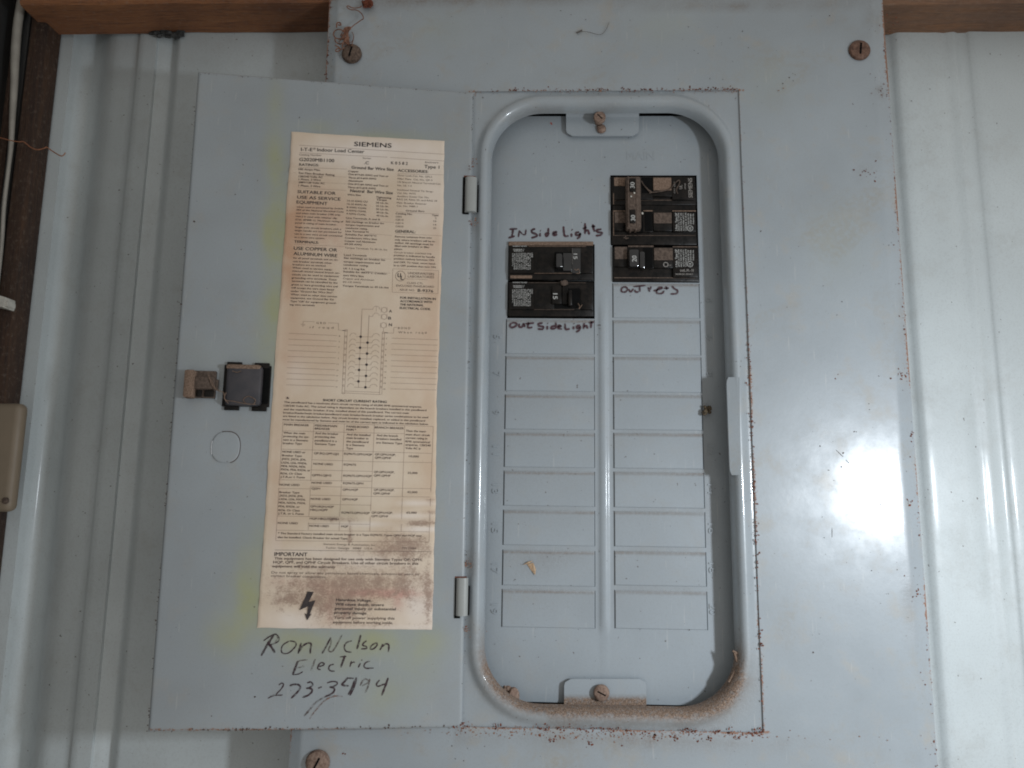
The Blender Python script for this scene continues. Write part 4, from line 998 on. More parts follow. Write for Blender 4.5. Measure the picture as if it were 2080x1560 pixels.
c = Reg(540, 640, 5.6216)
ly0 = [210, 277, 342, 407, 475, 538, 603, 667, 732, 798]; ly1 = [237, 300, 363, 430, 492, 558, 627, 690, 748, 818]
ry0 = [267, 330, 393, 457, 523, 585, 650, 715, 778, 845]; ry1 = [285, 348, 413, 475, 540, 603, 667, 730, 795, 858]
dots = [(1085, 250), (1163, 318), (1078, 376), (1158, 443), (1072, 502), (1152, 570), (1067, 630), (1146, 698), (1060, 760), (1140, 828)]
c.l([(1096, 0), (1059, 832)], 3); c.l([(1180, 0), (1140, 832)], 3)
for xa, xb in ((905, 872), (932, 902)): c.l([(xa, 165), (xb, 900)], 3)
for xa, xb in ((1332, 1300), (1358, 1326)): c.l([(xa, 195), (xb, 912)], 3)
c.l([(1345, 150), (1344, 195)], 3); c.l([(905, 870), (1302, 886)], 3); c.l([(875, 890), (1318, 912)], 3); c.l([(872, 900), (902, 902)], 3)
for k in range(10):
    dx = k*3.3; c.l([(265-dx, ly0[k]), (815-dx, ly1[k])], 3); c.l([(1440-dx*.6, ry0[k]), (1965-dx*.6, ry1[k])], 3)
    xx, yy = dots[k]; c.dot(xx, yy, 15); cy = yy
    c.arc(1000-dx*.9, cy-4, 38, 180, 330, 3); c.l([(1036-dx*.9, cy-1), (1218-dx*.9, cy+3)], 3); c.arc(1260-dx, cy+8, 44, 190, 340, 3)
    c.arc(918-dx*1.02, 178+70*k, 10, 0, 360, 3, 8); c.arc(1344-dx*.98, 205+69*k, 10, 0, 360, 3, 8)
    c.t(str(1+2*k), 838-dx-(8 if k > 4 else 0), 848-dx, ly1[k]+12, ly1[k]+12.4, 13, .0); c.t(str(2+2*k), 1372-dx, 1384-dx+(12 if k > 3 else 0), ry0[k]+9, ry0[k]+9.4, 13, .0)
d = Reg(540, 800, 5.778)
d.t('SHORT CIRCUIT CURRENT RATING', 672, 1420, 88, 110, 27, .014, 0); d.poly([(245, 62), (258, 36), (270, 48), (282, 62)], 1)
for s_, x0, x1, y0, y1 in (('This panelboard has a maximum short circuit current rating of 65,000 RMS symmetrical amperes,', 218, 1828, 108, 165), ('120/240 Volts AC. The actual rating is dependent on the branch breakers installed in this panelboard', 215, 1885, 150, 205), ('and the main/feeder breaker, if any, installed ahead of this panelboard. The correct main', 213, 1680, 192, 238), ('breaker/feeder/main breaker/panelboard main breaker/branch breaker series combinations to be used', 208, 1905, 232, 288), ('are listed in the tabulation below. Any circuit breaker installed, replaced, or added in this panelboard', 205, 1868, 272, 328), ('must be manufactured by Siemens and must be of the correct type as indicated in the tabulation below.', 203, 1910, 312, 368)): d.t(s_, x0, x1, y0, y1, 21, .012)
d.l([(205, 332), (1965, 385)]); d.l([(200, 435), (1630, 470)]); d.l([(182, 650), (1950, 700)]); d.l([(540, 775), (1255, 797), (1945, 808)])
e = Reg(540, 940, 5.778); eo = 808.9
for x0, x1, yend in ((205, 120, 910+eo), (568, 500, 790+eo), (925, 862, 796+eo), (1275, 1222, 803+eo), (1632, 1590, 808+eo), (1965, 1915, 930+eo)):
    ytop = 332+(x0-205)*.03; d.l([(x0, ytop), (x1, yend)])
e.l([(530, 85), (1250, 102)]); e.l([(160, 200), (1250, 218)]); e.l([(152, 303), (520, 306)]); e.l([(528, 275), (1245, 295), (1940, 305)]); e.l([(520, 380), (1235, 395), (1930, 402)]); e.l([(515, 485), (1235, 498)]); e.l([(140, 625), (865, 637)]); e.l([(500, 713), (1225, 722)]); e.l([(130, 790), (1915, 810)]); e.l([(120, 912), (1915, 930)])
for s_, x0, x1, y in (('MAIN BREAKER', 218, 508, 372), ('FEEDER/MAIN', 580, 838, 384), ('BREAKER', 578, 755, 420), ('PANELBOARD', 950, 1210, 396), ('MAIN *', 948, 1060, 432), ('BRANCH BREAKER', 1280, 1620, 406)): d.t(s_, x0, x1, y, None, 24, .005)
for s_, x0, x1, y in (('Then the maxi-', 1645, 1885, 446), ('mum short circuit', 1643, 1925, 488), ('current rating in', 1642, 1895, 528), ('RMS symmetrical', 1640, 1925, 570), ('amperes, 120/240', 1640, 1935, 608), ('Volts AC is', 1640, 1815, 648), ('When the main', 212, 465, 468), ('protecting the sys-', 210, 512, 508), ('tem is a Siemens', 207, 498, 550), ('breaker Type', 205, 428, 590), ('And the breaker', 582, 855, 474), ('protecting this', 580, 815, 514), ('panelboard is a', 578, 835, 558), ('Siemens Type', 578, 818, 598), ('And the installed', 952, 1228, 488), ('main breaker in', 950, 1205, 528), ('the panelboard', 948, 1205, 570), ('is a Siemens', 947, 1158, 610), ('Type', 947, 1025, 650), ('And the branch', 1302, 1550, 498), ('breakers installed', 1300, 1590, 538), ('are Siemens Type', 1298, 1600, 583),
        ('NONE USED or', 198, 468, 690), ('Breaker Type', 195, 425, 733), ('JXD2, JXD6, JD6,', 190, 475, 775), ('LXD6, LD6, MXD6,', 187, 485, 818), ('MD6, NXD6, ND6,', 185, 472, 858), ('PXD6, PD6, RXD6, or', 182, 525, 898), ('QP,BQ,QPP,QJ2', 570, 860, 708), ('NONE USED', 562, 790, 832), ('EQ9675,QPH,HQP', 922, 1248, 714), ('EQ9675', 918, 1060, 840), ('QP,QPH,HQP,', 1282, 1525, 720), ('QPF,QPHF', 1282, 1472, 760), ('10,000', 1680, 1795, 744)): d.t(s_, x0, x1, y, None, 23, .006)
for s_, x0, x1, y in (('RD6, Or Class', 178, 428, 136), ('J,T,R,or L Fuses', 175, 462, 176), ('NONE USED', 168, 402, 268), ('Breaker Type', 163, 397, 356), ('JXD2, JXD6, JD6,', 163, 440, 396), ('LXD6, LD6, MXD6,', 160, 470, 437), ('MD6, NXD6, PXD6,', 155, 470, 478), ('PD6, RXD6, or', 153, 400, 522), ('RD6, Or Class', 152, 402, 566), ('J,T,R, or L Fuses', 148, 448, 604), ('NONE USED', 145, 378, 716), ('QPPH,QJH2', 545, 772, 156), ('NONE USED', 542, 778, 245), ('QJ2H', 540, 640, 312), ('NONE USED', 530, 760, 434), ('QPH,BQH,HQP', 525, 800, 522), ('HBQ,HQPP', 525, 728, 562), ('HQP,HBQ,HQPPH', 520, 860, 664), ('NONE USED', 515, 742, 750), ('EQ9675,QPH,HQP', 912, 1242, 162), ('EQ9675,QPH', 910, 1145, 250), ('QPH,HQP', 905, 1085, 325), ('QPH,HQP', 900, 1080, 438), ('EQ9675,QPH,HQP', 892, 1222, 594), ('HQP', 888, 968, 756), ('QP,QPH,HQP,', 1270, 1510, 118), ('QPF,QPHF', 1270, 1465, 160), ('QP,QPH,HQP,', 1270, 1510, 328), ('QPF,QPHF', 1265, 1460, 370), ('QP,QPH,HQP,', 1245, 1492, 594), ('QPF,QPHF', 1243, 1438, 635), ('22,000', 1665, 1780, 130), ('42,000', 1660, 1778, 355), ('65,000', 1652, 1770, 595)): e.t(s_, x0, x1, y, y+(x1-x0)*.022, 23, .006)
e.t('* The Standard Factory installed main circuit breaker is a Type EQ9675. Types QPH and HQP may', 145, 1830, 837, 866, 22, .01); e.t('also be installed. Check Breaker for actual Type', 142, 960, 882, 898, 22, .01)
e.t('Siemens Energy & Automation, Inc.', 680, 1295, 962, 975, 22, 0); e.t('Tucker, Georgia   30084   U.S.A.', 705, 1260, 1006, 1015, 22, 0); e.t('P/N 15084', 1600, 1765, 1010, 1013, 22, 0); e.l([(110, 1022), (1935, 1042)], 4, 1)
f = Reg(510, 1090, 5.333)
f.t('IMPORTANT', 258, 612, 206, 211, 40, .012, 0)
f.t('This equipment has been designed for use only with Siemens Types QP, QPH,', 258, 1855, 246, 262, 26, .01); f.t('HQP, QPF, and QPHF Circuit Breakers. Use of other circuit breakers in this', 245, 1812, 288, 303, 28, .012); f.t('equipment will void the warranty', 235, 915, 330, 339, 26, .012)
f.t('Do not spray or allow any petroleum based chemicals, solvents or paint to', 225, 1820, 398, 418, 26, 0); f.t('contact breaker components.', 218, 820, 433, 447, 26, 0)
for s_, x0, x1, y, bo in (('Hazardous Voltage.', 925, 1305, 694, .012), ('Will cause death, severe', 915, 1440, 742, .012), ('personal injury or substantial', 912, 1568, 788, .012), ('property damage.', 905, 1260, 832, .012), ('Turn off power supplying this', 900, 1555, 888, .005), ('equipment before working inside.', 890, 1538, 936, .005)): f.t(s_, x0, x1, y, y+8, 28, bo, 0 if bo > .01 else 1)
for q_ in ([(618, 590), (684, 597), (628, 705), (570, 702)], [(570, 702), (628, 705), (622, 752), (530, 792)], [(628, 705), (702, 686), (668, 768), (622, 752)], [(622, 752), (668, 768), (640, 838), (612, 842)], [(586, 824), (612, 842), (612, 902)], [(612, 842), (640, 838), (662, 828), (612, 902)]): f.poly(q_, 0)
flush_text()
nlab = len(LV); n_ink = len(INK.g.v)
for k in LA: LA[k] += [0.0]*n_ink
sheet = link('paper_label', LV+INK.g.v, LF+[tuple(i+nlab for i in f_) for f_ in INK.g.f], None, door, False, LA,
             [M['paper'], M['black_ink'], M['mid_ink'], M['line_ink']], [0]*len(LF)+[m_+1 for m_ in INK.g.mi])
for p in sheet.data.polygons[:len(LF)]: p.use_smooth = True
sheet['label'] = 'yellowed paper label with printed ratings, wiring diagram and brown stains'

# ---- handwriting on the door
FDd = lambda px, py: dd(px, py)
Hw = [([(400, 150), (335, 250), (265, 372)], 20), ([(290, 215), (350, 172), (410, 145), (447, 168), (450, 215), (400, 245), (345, 262)], 11), ([(425, 160), (438, 190), (410, 228)], 9, 1), ([(330, 230), (380, 290), (408, 342)], 20),
      ([(560, 218), (500, 255), (478, 300), (490, 345), (550, 345), (605, 300), (634, 258), (620, 226), (565, 216)], 11), ([(690, 235), (672, 290), (655, 350)], 15), ([(665, 330), (700, 275), (755, 240), (792, 248), (785, 300), (782, 350)], 15),
      ([(1000, 180), (955, 265), (908, 350)], 14), ([(1000, 180), (1000, 250), (975, 312), (1012, 328), (1050, 280), (1085, 215), (1120, 150)], 13, 1), ([(1222, 215), (1165, 235), (1142, 280), (1160, 325), (1218, 335)], 12),
      ([(1315, 152), (1297, 230), (1275, 302)], 17), ([(1378, 212), (1345, 240), (1337, 262), (1372, 275), (1375, 295), (1318, 302)], 13), ([(1480, 235), (1430, 265), (1415, 300), (1450, 300), (1487, 262), (1482, 233)], 13), ([(1548, 248), (1532, 285), (1518, 312)], 14), ([(1535, 282), (1580, 248), (1612, 262), (1606, 335)], 14),
      ([(755, 415), (690, 422), (640, 440)], 11, 1), ([(652, 430), (625, 500), (597, 575)], 18), ([(620, 508), (690, 492), (722, 490)], 10, 1), ([(597, 575), (660, 565), (705, 540)], 10), ([(835, 408), (815, 470), (785, 530)], 15, 1), ([(872, 488), (918, 474), (930, 455), (900, 445), (872, 470), (862, 508), (892, 520)], 12), ([(1032, 462), (990, 475), (978, 510), (1000, 532), (1042, 535)], 12),
      ([(1150, 370), (1125, 440), (1105, 497)], 17), ([(1095, 385), (1165, 380)], 12), ([(1217, 428), (1202, 490)], 12), ([(1205, 462), (1235, 440), (1255, 445)], 10), ([(1312, 450), (1290, 497)], 13), ([(1322, 415), (1330, 422)], 12), ([(1412, 430), (1370, 445), (1350, 480), (1375, 505), (1452, 502)], 12),
      ([(450, 682), (485, 660), (500, 682), (470, 730), (420, 782)], 11), ([(335, 822), (400, 795), (495, 785)], 9), ([(350, 808), (400, 785), (480, 795)], 7, 1), ([(565, 690), (610, 675), (660, 680), (677, 710), (640, 765), (580, 822)], 16), ([(750, 660), (790, 650), (810, 680), (770, 712), (738, 716)], 14), ([(742, 715), (795, 722), (800, 752), (760, 790), (700, 812)], 16),
      ([(865, 717), (905, 700)], 13), ([(960, 660), (1010, 645), (1062, 650), (1060, 680), (1000, 705)], 12), ([(985, 702), (1035, 715), (1032, 750), (990, 785), (945, 800)], 16), ([(1180, 600), (1150, 640), (1118, 680), (1190, 690)], 17), ([(1270, 600), (1252, 680), (1200, 792)], 18), ([(1180, 608), (1245, 612)], 13), ([(1248, 632), (1222, 710), (1182, 784)], 13),
      ([(1308, 690), (1355, 618), (1400, 650), (1330, 690)], 14, 1), ([(1412, 615), (1392, 700), (1360, 765)], 15, 1), ([(1515, 628), (1482, 672), (1500, 695), (1572, 668)], 13), ([(1605, 605), (1572, 700), (1537, 792)], 17)]
strokes([(x if len(x) == 3 else (x[0], x[1], 0)) for x in Hw], 480, 1260, 5.2, 14, door, [M['marker'], M['marker_faint']], FDd, P2(.00025))
Sw = [([(1125, 802), (1030, 800), (930, 850), (830, 960), (775, 1040)], 13, 0), ([(950, 802), (850, 860), (770, 950), (718, 1010)], 16, 1)]
M['swoosh'] = marker('brown_smear', (0.16, 0.085, 0.06), (0.22, 0.13, 0.10), (.3, .62), .9)
strokes(Sw, 480, 1260, 5.2, 12, door, [M['swoosh'], M['marker_faint']], FDd, P2(.00022), 'pen_smear')

# ---- latch, handle, knockout, hinges on the door
def lbox(g, x0, y0, x1, y1, h0, h1, bev=.0004, mi=0):
    """box in the door's plane from photograph pixels; h is the height over the door's face"""
    a_ = dd((x0+x1)/2 - abs(x1-x0)/2, (y0+y1)/2, h1); b2 = dd(x1, (y0+y1)/2, h1); c_ = dd((x0+x1)/2, y0, h1); e_ = dd((x0+x1)/2, y1, h1)
    g.box(a_[0], b2[0], -h1, -h0, e_[1], c_[1], bev, mi)
g = G()
lbox(g, 392, 753, 437, 808, 0, .003, .0004, 0); lbox(g, 372, 750, 393, 807, 0, .0075, .0012, 1); lbox(g, 394, 764, 436, 790, .003, .0060, .0010, 0); lbox(g, 436, 770, 442, 790, 0, .003, .0005, 0); lbox(g, 398, 792, 410, 806, .003, .0040, .0004, 2); lbox(g, 414, 792, 434, 806, .003, .0040, .0004, 2)
g.make('latch_bolt', None, door, True, mats=[M['dusty'], M['dust'], M['black']])
g = G()
lbox(g, 453, 742, 549, 826, 0, .0012, .0003, 0)
for x0, y0, x1, y1 in ((461, 735, 491, 746), (517, 737, 547, 748), (455, 822, 485, 833), (511, 822, 541, 835)): lbox(g, x0, y0, x1, y1, 0, .002, .0003, 0)
lbox(g, 457, 742, 531, 824, .0012, .0062, .0022, 1); lbox(g, 458, 739.5, 529, 750, .0012, .0066, .0016, 2); lbox(g, 532, 748, 546, 820, .0010, .0024, .0005, 3)
g.make('latch_handle', None, door, True, mats=[M['black'], M['blackplate'] if 'blackplate' in M else plain('scuffed_black', (0.035, 0.035, 0.042), .38, scale=120, col2=(0.055, 0.05, 0.055)), M['dust'], M['void']])
web = [[(436, 775), (446, 795), (460, 800), (464, 815), (480, 818), (505, 823), (525, 824)], [(505, 822), (500, 815), (510, 808), (524, 815), (520, 825)], [(430, 765), (440, 790), (452, 796)], [(466, 800), (462, 812), (470, 822)], [(478, 757), (487, 760), (496, 757)]]
for w_ in web:
    g = G(); pts = smoothpts([Vector((*dd(x, y), 0)) for x, y in w_]); g.tube([Vector((p.x, -.0068, p.y)) for p in pts], .00022, 5); g.make('cobweb_thread', M['dust'], door, True)
# knock-out disc
g = G(); cc = dd(459, 908.5); rx = (dd(487, 908)[0]-dd(430, 908)[0])/2; rz = (dd(459, 877)[1]-dd(459, 940)[1])/2
def kd(t, s, h):
    x = math.cos(t); z = math.sin(t); e_ = 2.5; r_ = (abs(x)**e_+abs(z)**e_)**(-1/e_)
    return Vector((cc[0]+rx*s*r_*x, -h, cc[1]+rz*s*r_*z))
n = 40; ringsk = [(1.0, -.0003), (1.0, .0005), (.955, .00085), (.90, .0009), (.5, .0009)]
vsk = [kd(2*math.pi*k/n, s, h) for s, h in ringsk for k in range(n)]
g.add(vsk, [(i*n+k, (i+1)*n+k, (i+1)*n+(k+1) % n, i*n+(k+1) % n) for i in range(len(ringsk)-1) for k in range(n)]+[tuple((len(ringsk)-1)*n+k for k in range(n))])
g.make('knockout_disc', M['grey_door'], door, True)
g = G(); rg = [(1.0, .0004), (1.045, .0004)]
for t0, t1 in ((-1.2, 1.9),):
    m_ = 30; vsk = [kd(t0+(t1-t0)*k/m_, s, .0004) for s in (1.0, 1.05) for k in range(m_+1)]
    g.add(vsk, [(k, k+1, m_+2+k, m_+1+k) for k in range(m_)])
g.make('knockout_gap', M['speck'], door)
g = G(); vsk = [kd(2.75+.85*k/14, s+.03*(random.random() if s > 1 else 0), .0006) for s in (.985, 1.03) for k in range(15)]
g.add(vsk, [(k, k+1, 16+k, 15+k) for k in range(14)]); g.make('edge_highlight', plain('highlight_white', (.62, .64, .66), .5), door)  # highlight on the disc's left rim, painted as a pale strip
def hinge(x0, y0, x1, y1, ys0, ys1, gw=5):
    g = G(); h = .0022
    lbox(g, x0-gw, y0, x0, y1+4, -.0004, .00035, 0, 1); lbox(g, x1-1, ys0, x1+3.0, ys1, -.0004, .0006, 0, 1); lbox(g, x0-4, y1-1, x0+8, y1+5, -.0004, .00045, 0, 1); lbox(g, x0-2, y0-3, x1-3, y0, -.0004, .0004, 0, 2)
    c0 = dd((x0+x1)/2, y0, h); c1 = dd((x0+x1)/2, y1, h); r_ = (dd(x1, y0, h)[0]-dd(x0, y0, h)[0])/2; n_ = 14; vs_ = []
    for zz_ in (c0[1], c1[1]):
        for k in range(n_+1):
            t = math.pi*k/n_; vs_.append(Vector(((c0[0]+c1[0])/2+(zz_-c0[1])*0-r_*math.cos(t)*1.0, -.0002-.0034*math.sin(t)**.7, zz_)))
    g.add(vs_, [(k, k+1, n_+2+k, n_+1+k) for k in range(n_)]+[tuple(range(n_+1)), tuple(range(n_+1, 2*n_+2))])
    g.make('hinge', None, door, True, mats=[M['hinge'], M['void'], M['rust']])
hinge(944.5, 360, 969, 430, 376, 430); hinge(926.5, 1174, 951, 1251, 1190, 1250, 2.8)

# ================================================================== BREAKERS
def bz(px, py, Y): p = at(px, py, Y); return p.x, p.z
def bbox(g, x0, y0, x1, y1, Y0, Y1, bev=.0004, mi=0, seg=2):
    """box whose front face (at Y0) covers the pixel rectangle, reaching back to Y1"""
    cx, cy = (x0+x1)/2, (y0+y1)/2
    g.box(at(x0, cy, Y0).x, at(x1, cy, Y0).x, Y0, Y1, at(cx, y1, Y0).z, at(cx, y0, Y0).z, bev, mi, seg)
def vtext(sinkg, txt, px, py, h, w, Y, rot, bold=.01, mi=0):
    """text centred at a pixel; rot 'cw' reads downwards, 'ccw' reads upwards, '' level"""
    sk = Sink(lambda u, v: Vector((u, Y, v))); sk.g = sinkg; p = at(px, py, Y); k = 1/2850.
    if rot == 'cw': a_ = (p.x-h*k/2, p.z+w*k/2); b2 = (p.x-h*k/2, p.z-w*k/2)
    elif rot == 'ccw': a_ = (p.x+h*k/2, p.z-w*k/2); b2 = (p.x+h*k/2, p.z+w*k/2)
    else: a_ = (p.x-w*k/2, p.z-h*k/2); b2 = (p.x+w*k/2, p.z-h*k/2)
    text_later(txt, sk, a_, b2, h*k, bold, mi)
BGRP = 'circuit breakers in the open panel'
YB = YD-.0042
prints = []
def new_breaker(key, label):
    x0, y0, x1, y1 = BRK[key]; c_ = at((x0+x1)/2, y1, YD); r_ = root('circuit_breaker', (c_.x, YD, c_.z)); tag(r_, label, 'circuit breaker', BGRP); return r_
FINE = ['USE 60/75°C', 'AL/CU WIRE', 'HACR TYPE', '120/240 VAC', '10,000 AIC', 'ISSUE NO', 'LISTED CIR', 'BREAKER', 'TORQUE 36', 'LB-IN', 'SWD']
def left_breaker(key, oy, label, up):
    r_ = new_breaker(key, label); z = lambda x, y: (1010+x/6, 440+(y+oy)/6)
    B = lambda g, x0, y0, x1, y1, Y0, Y1, bev=.0003, mi=0: bbox(g, *z(x0, y0), *z(x1, y1), Y0, Y1, bev, mi)
    g = G()
    B(g, 135, 352, 1174, 770, YB+.0022, YD+.012, .0006)                       # case with its lower ledge
    B(g, 150, 382, 1165, 690, YB+.0008, YB+.003, .0004)                       # stepped front
    B(g, 452, 432, 692, 688, YB+.0002, YB+.001, .0003)
    B(g, 1018, 440, 1160, 688, YB+.0002, YB+.001, .0003)
    for k in range(9): B(g, 490+k*18, 490, 498+k*18, 650, YB-.0001, YB+.0006, .00008)
    g.make('case', M['black'], r_, True)
    g = G(); B(g, 700, 430, 1010, 672, YB+.0004, YB+.0018, .0003); g.make('handle_well', M['void'], r_)
    g = G()
    if up:
        B(g, 712, 440, 798, 620, YB-.0052, YB+.001, .0016); B(g, 800, 440, 912, 660, YB-.0006, YB+.0008, .0010)
        B(g, 912, 385, 1018, 690, YB-.0004, YB+.001, .0003)
    else:
        B(g, 668, 398, 785, 620, YB-.0016, YB+.0008, .0005); B(g, 790, 400, 866, 625, YB-.0010, YB+.0008, .0010); B(g, 866, 445, 915, 640, YB-.0052, YB+.0010, .0010)
    g.make('handle', M['blackgloss'] if up else M['black'], r_, True)
    pg = G()
    if up: vtext(pg, '15', *z(953, 485), 7.2, 10.5, YB-.00055, 'cw', .02)
    else: vtext(pg, '15', *z(708, 528), 8.5, 11, YB-.00175, 'cw', .02)
    prints.append((pg, 'rating_figures', M['white_ink'], r_))
    pg = G()
    for k in range(11):
        x = 190+k*21; vtext(pg, FINE[k], *z(x, 545+(0 if k != 0 else -18)), 2.4, 33 if k else 26, YB+.0006, 'cw', .015)
    vtext(pg, 'LOAD ' if not up else 'LINE ', *z(425, 470), 2.6, 9, YB+.0006, 'cw', .015)
    for y, w in ((360, 28), (400, 22), (418, 20)): vtext(pg, 'WARNING THIS SIDE'[:9 if y > 360 else 17], *z(275 if y == 360 else 262, y), 2.3, w, YB+.0006 if y > 382 else YB+.002, '', .05)
    prints.append((pg, 'printed_notes', M['white_ink'], r_))
    g = G()                                                                    # dust lying on ledges
    B(g, 160, 716, 425, 752, YB+.0019, YB+.0025, .0001) if up else None
    if up: B(g, 135, 300, 1172, 350, YD-.0018, YD+.002, .0006)
    else: g.blob(at(*z(812, 365), YB-.0006), .0028, (1.1, .35, .7), .5, 3)
    for x, y, w in ((450, 690, 240), (690, 690, 250), (380, 362, 700)):
        B(g, x, y-3, x+w, y+2, YB+.0004, YB+.0010, .0001)
    g.make('dust', M['dust'] if up else M['dusty'], r_)
    if up:
        g = G()
        B(g, 914, 385, 917, 578, YB-.0006, YB+.0002, 0); g.make('scratch', M['grey_ink'], r_)
    g = G(); pts = smoothpts([at(*z(x, y), YB-.001) for x, y in ((940, 640), (965, 655), (990, 640), (1000, 690), (960, 690)) ] if up else [at(*z(x, y), YB-.002) for x, y in ((985, 615), (1005, 650), (1000, 680), (1035, 630))])
    g.tube(pts, .00022, 5); g.make('lint', M['dust'], r_)
    return r_
left_breaker('L1', 0, 'upper black single-pole breaker in the left column, under the handwriting Inside Lights', True)
left_breaker('L2', 443, 'lower black single-pole breaker in the left column, above the handwriting Outside Lights', False)

# double pole on the right
zr = lambda x, y: (1220+x/5.778, 340+y/5.778)
Bq = lambda g, x0, y0, x1, y1, Y0, Y1, bev=.0003, mi=0: bbox(g, *zr(x0, y0), *zr(x1, y1), Y0, Y1, bev, mi)
r_ = new_breaker('R1', 'black double-pole breaker at the top right with a dusty brown tie bar joining two handles')
g = G()
Bq(g, 128, 104, 1118, 440, YB+.0024, YD+.012, .0006); Bq(g, 132, 500, 1128, 908, YB+.0024, YD+.012, .0006); Bq(g, 140, 430, 1115, 510, YD-.001, YD+.012, .0)
Bq(g, 150, 112, 612, 378, YB+.0008, YB+.003, .0005); Bq(g, 612, 112, 838, 340, YB+.0006, YB+.003, .0005); Bq(g, 838, 112, 1112, 378, YB+.0004, YB+.003, .0004)
Bq(g, 152, 518, 300, 742, YB+.0008, YB+.003, .0005); Bq(g, 470, 505, 612, 760, YB+.0010, YB+.003, .0005); Bq(g, 618, 525, 838, 745, YB+.0006, YB+.003, .0005); Bq(g, 845, 508, 1118, 752, YB+.0004, YB+.003, .0004)
g.make('case', M['black'], r_, True)
g = G(); Bq(g, 485, 120, 610, 300, YB+.0005, YB+.0015, .0); Bq(g, 520, 520, 605, 748, YB+.0006, YB+.0015, .0); Bq(g, 300, 640, 500, 760, YB+.0008, YB+.0020, 0); g.make('handle_well', M['void'], r_)
g = G(); Bq(g, 300, 102, 476, 722, YB-.0060, YB+.0005, .0012, 0); Bq(g, 318, 100, 336, 700, YB-.0066, YB-.004, .0005, 0); Bq(g, 415, 110, 430, 700, YB-.0064, YB-.004, .0004, 0)
Bq(g, 340, 700, 368, 738, YB-.0055, YB, .0004); Bq(g, 405, 705, 430, 735, YB-.0055, YB, .0004)
g.make('tie_bar', None, r_, True, mats=[M['dusty']])
for y0, y1 in ((125, 285), (492, 655)):
    g = G(); Bq(g, 340, y0, 410, y1, YB-.0066, YB-.004, .0004); g.make('handle', M['black'], r_, True)
pg = G(); vtext(pg, '30', *zr(373, 208), 8.2, 12, YB-.0068, 'ccw', .02); vtext(pg, '30', *zr(380, 593), 8.2, 11.5, YB-.0068, 'ccw', .02); prints.append((pg, 'rating_figures', M['white_ink'], r_))
pg = G(); vtext(pg, 'SIEMENS', *zr(1052, 240), 8, 40, YB+.0002, 'ccw', .02); vtext(pg, 'LISTED', *zr(992, 220), 2.6, 12, YB+.0002, 'ccw', .03); vtext(pg, 'UL', *zr(940, 230), 6, 8, YB+.0002, 'ccw', .04); vtext(pg, 'ON  OFF', *zr(868, 235), 3, 24, YB+.0002, 'ccw', .02)
prints.append((pg, 'printed_logo', M['grey_ink'], r_))
def fineblock(x0, x1, y0, y1, Y, parent, first):
    pg = G(); lines = [first, 'QP230 CTL CL 120/240', 'HACR TYPE 40°C USE', 'AL/CU WIRE 60/75°C', 'TORQUE 36 LB-IN', 'ISSUE DB-1278', 'LISTED CIR BKR', 'Atlanta Ga']
    n_ = len(lines); cy = (y0+y1)/2
    for k, s_ in enumerate(lines):
        x = x0+(x1-x0)*(k+.3)/n_; wd = (y1-y0)/5.778*(1.0 if k < 5 else .6); off = 0 if k < 5 else -(y1-y0)*.16
        vtext(pg, s_, *zr(x, cy+off), 4.0 if k == 0 else 2.9, wd, Y, 'ccw', .012 if k else .03)
    vtext(pg, 'UL', *zr(1048, y1-30), 5, 6, Y, 'ccw', .06)
    c_ = at(*zr(1050, y1-30), Y); m_ = 16; vs_ = [Vector((c_.x+rr*math.cos(k*2*math.pi/m_), Y, c_.z+rr*math.sin(k*2*math.pi/m_))) for rr in (.0021, .0017) for k in range(m_)]
    pg.add(vs_, [(k, (k+1) % m_, m_+(k+1) % m_, m_+k) for k in range(m_)])
    prints.append((pg, 'printed_notes', M['white_ink'], parent))
fineblock(880, 1105, 535, 745, YB+.0002, r_, '2 Pole  Type QP')
g = G()
Bq(g, 158, 116, 298, 215, YB+.0003, YB+.0012, .0004); Bq(g, 618, 118, 832, 268, YB+.0001, YB+.0010, .0005)
Bq(g, 148, 506, 300, 516, YB+.0006, YB+.0012, .0001); Bq(g, 500, 503, 612, 515, YB+.0006, YB+.0012, .0001); Bq(g, 840, 505, 1118, 516, YB+.0001, YB+.0008, .0001); Bq(g, 148, 300, 156, 430, YB+.0006, YB+.0012, .0001); Bq(g, 148, 520, 155, 800, YB+.0006, YB+.0012, .0001)
for v in g.v: v.y += .0001*noise.noise(v*3000)
g.make('dust', M['dust'], r_)
g = G(); Bq(g, 165, 525, 298, 650, YB+.0005, YB+.0012, .0002); Bq(g, 625, 530, 835, 655, YB+.0003, YB+.0010, .0002); Bq(g, 160, 380, 1110, 388, YB+.0020, YB+.0026, .0001); Bq(g, 160, 795, 1115, 801, YB+.0020, YB+.0026, .0001)
g.make('dust_film', M['dusty'], r_)
for pl in ([(478, 160), (520, 225), (580, 285), (640, 290), (760, 270), (830, 240), (860, 195), (920, 150), (925, 190), (890, 260), (905, 310)], [(520, 220), (560, 260), (600, 290), (570, 300)], [(270, 825), (300, 830), (330, 828), (290, 838)], [(300, 800), (280, 830)]):
    g = G(); g.tube(smoothpts([at(*zr(x, y), YB-.0008) for x, y in pl]), .00036, 5); g.make('cobweb_thread', M['dusty'], r_, True)
for cx_, cy_, yy_, rr_ in ((489, 538, YB-.002, .0008), (395, 300, YB-.0068, .0006), (358, 340, YB-.0068, .0006)):
    g = G(); g.blob(at(*zr(cx_, cy_), yy_), rr_, (1, .6, 1), .4, cx_); g.make('white_crumb', M['clip'], r_, True)

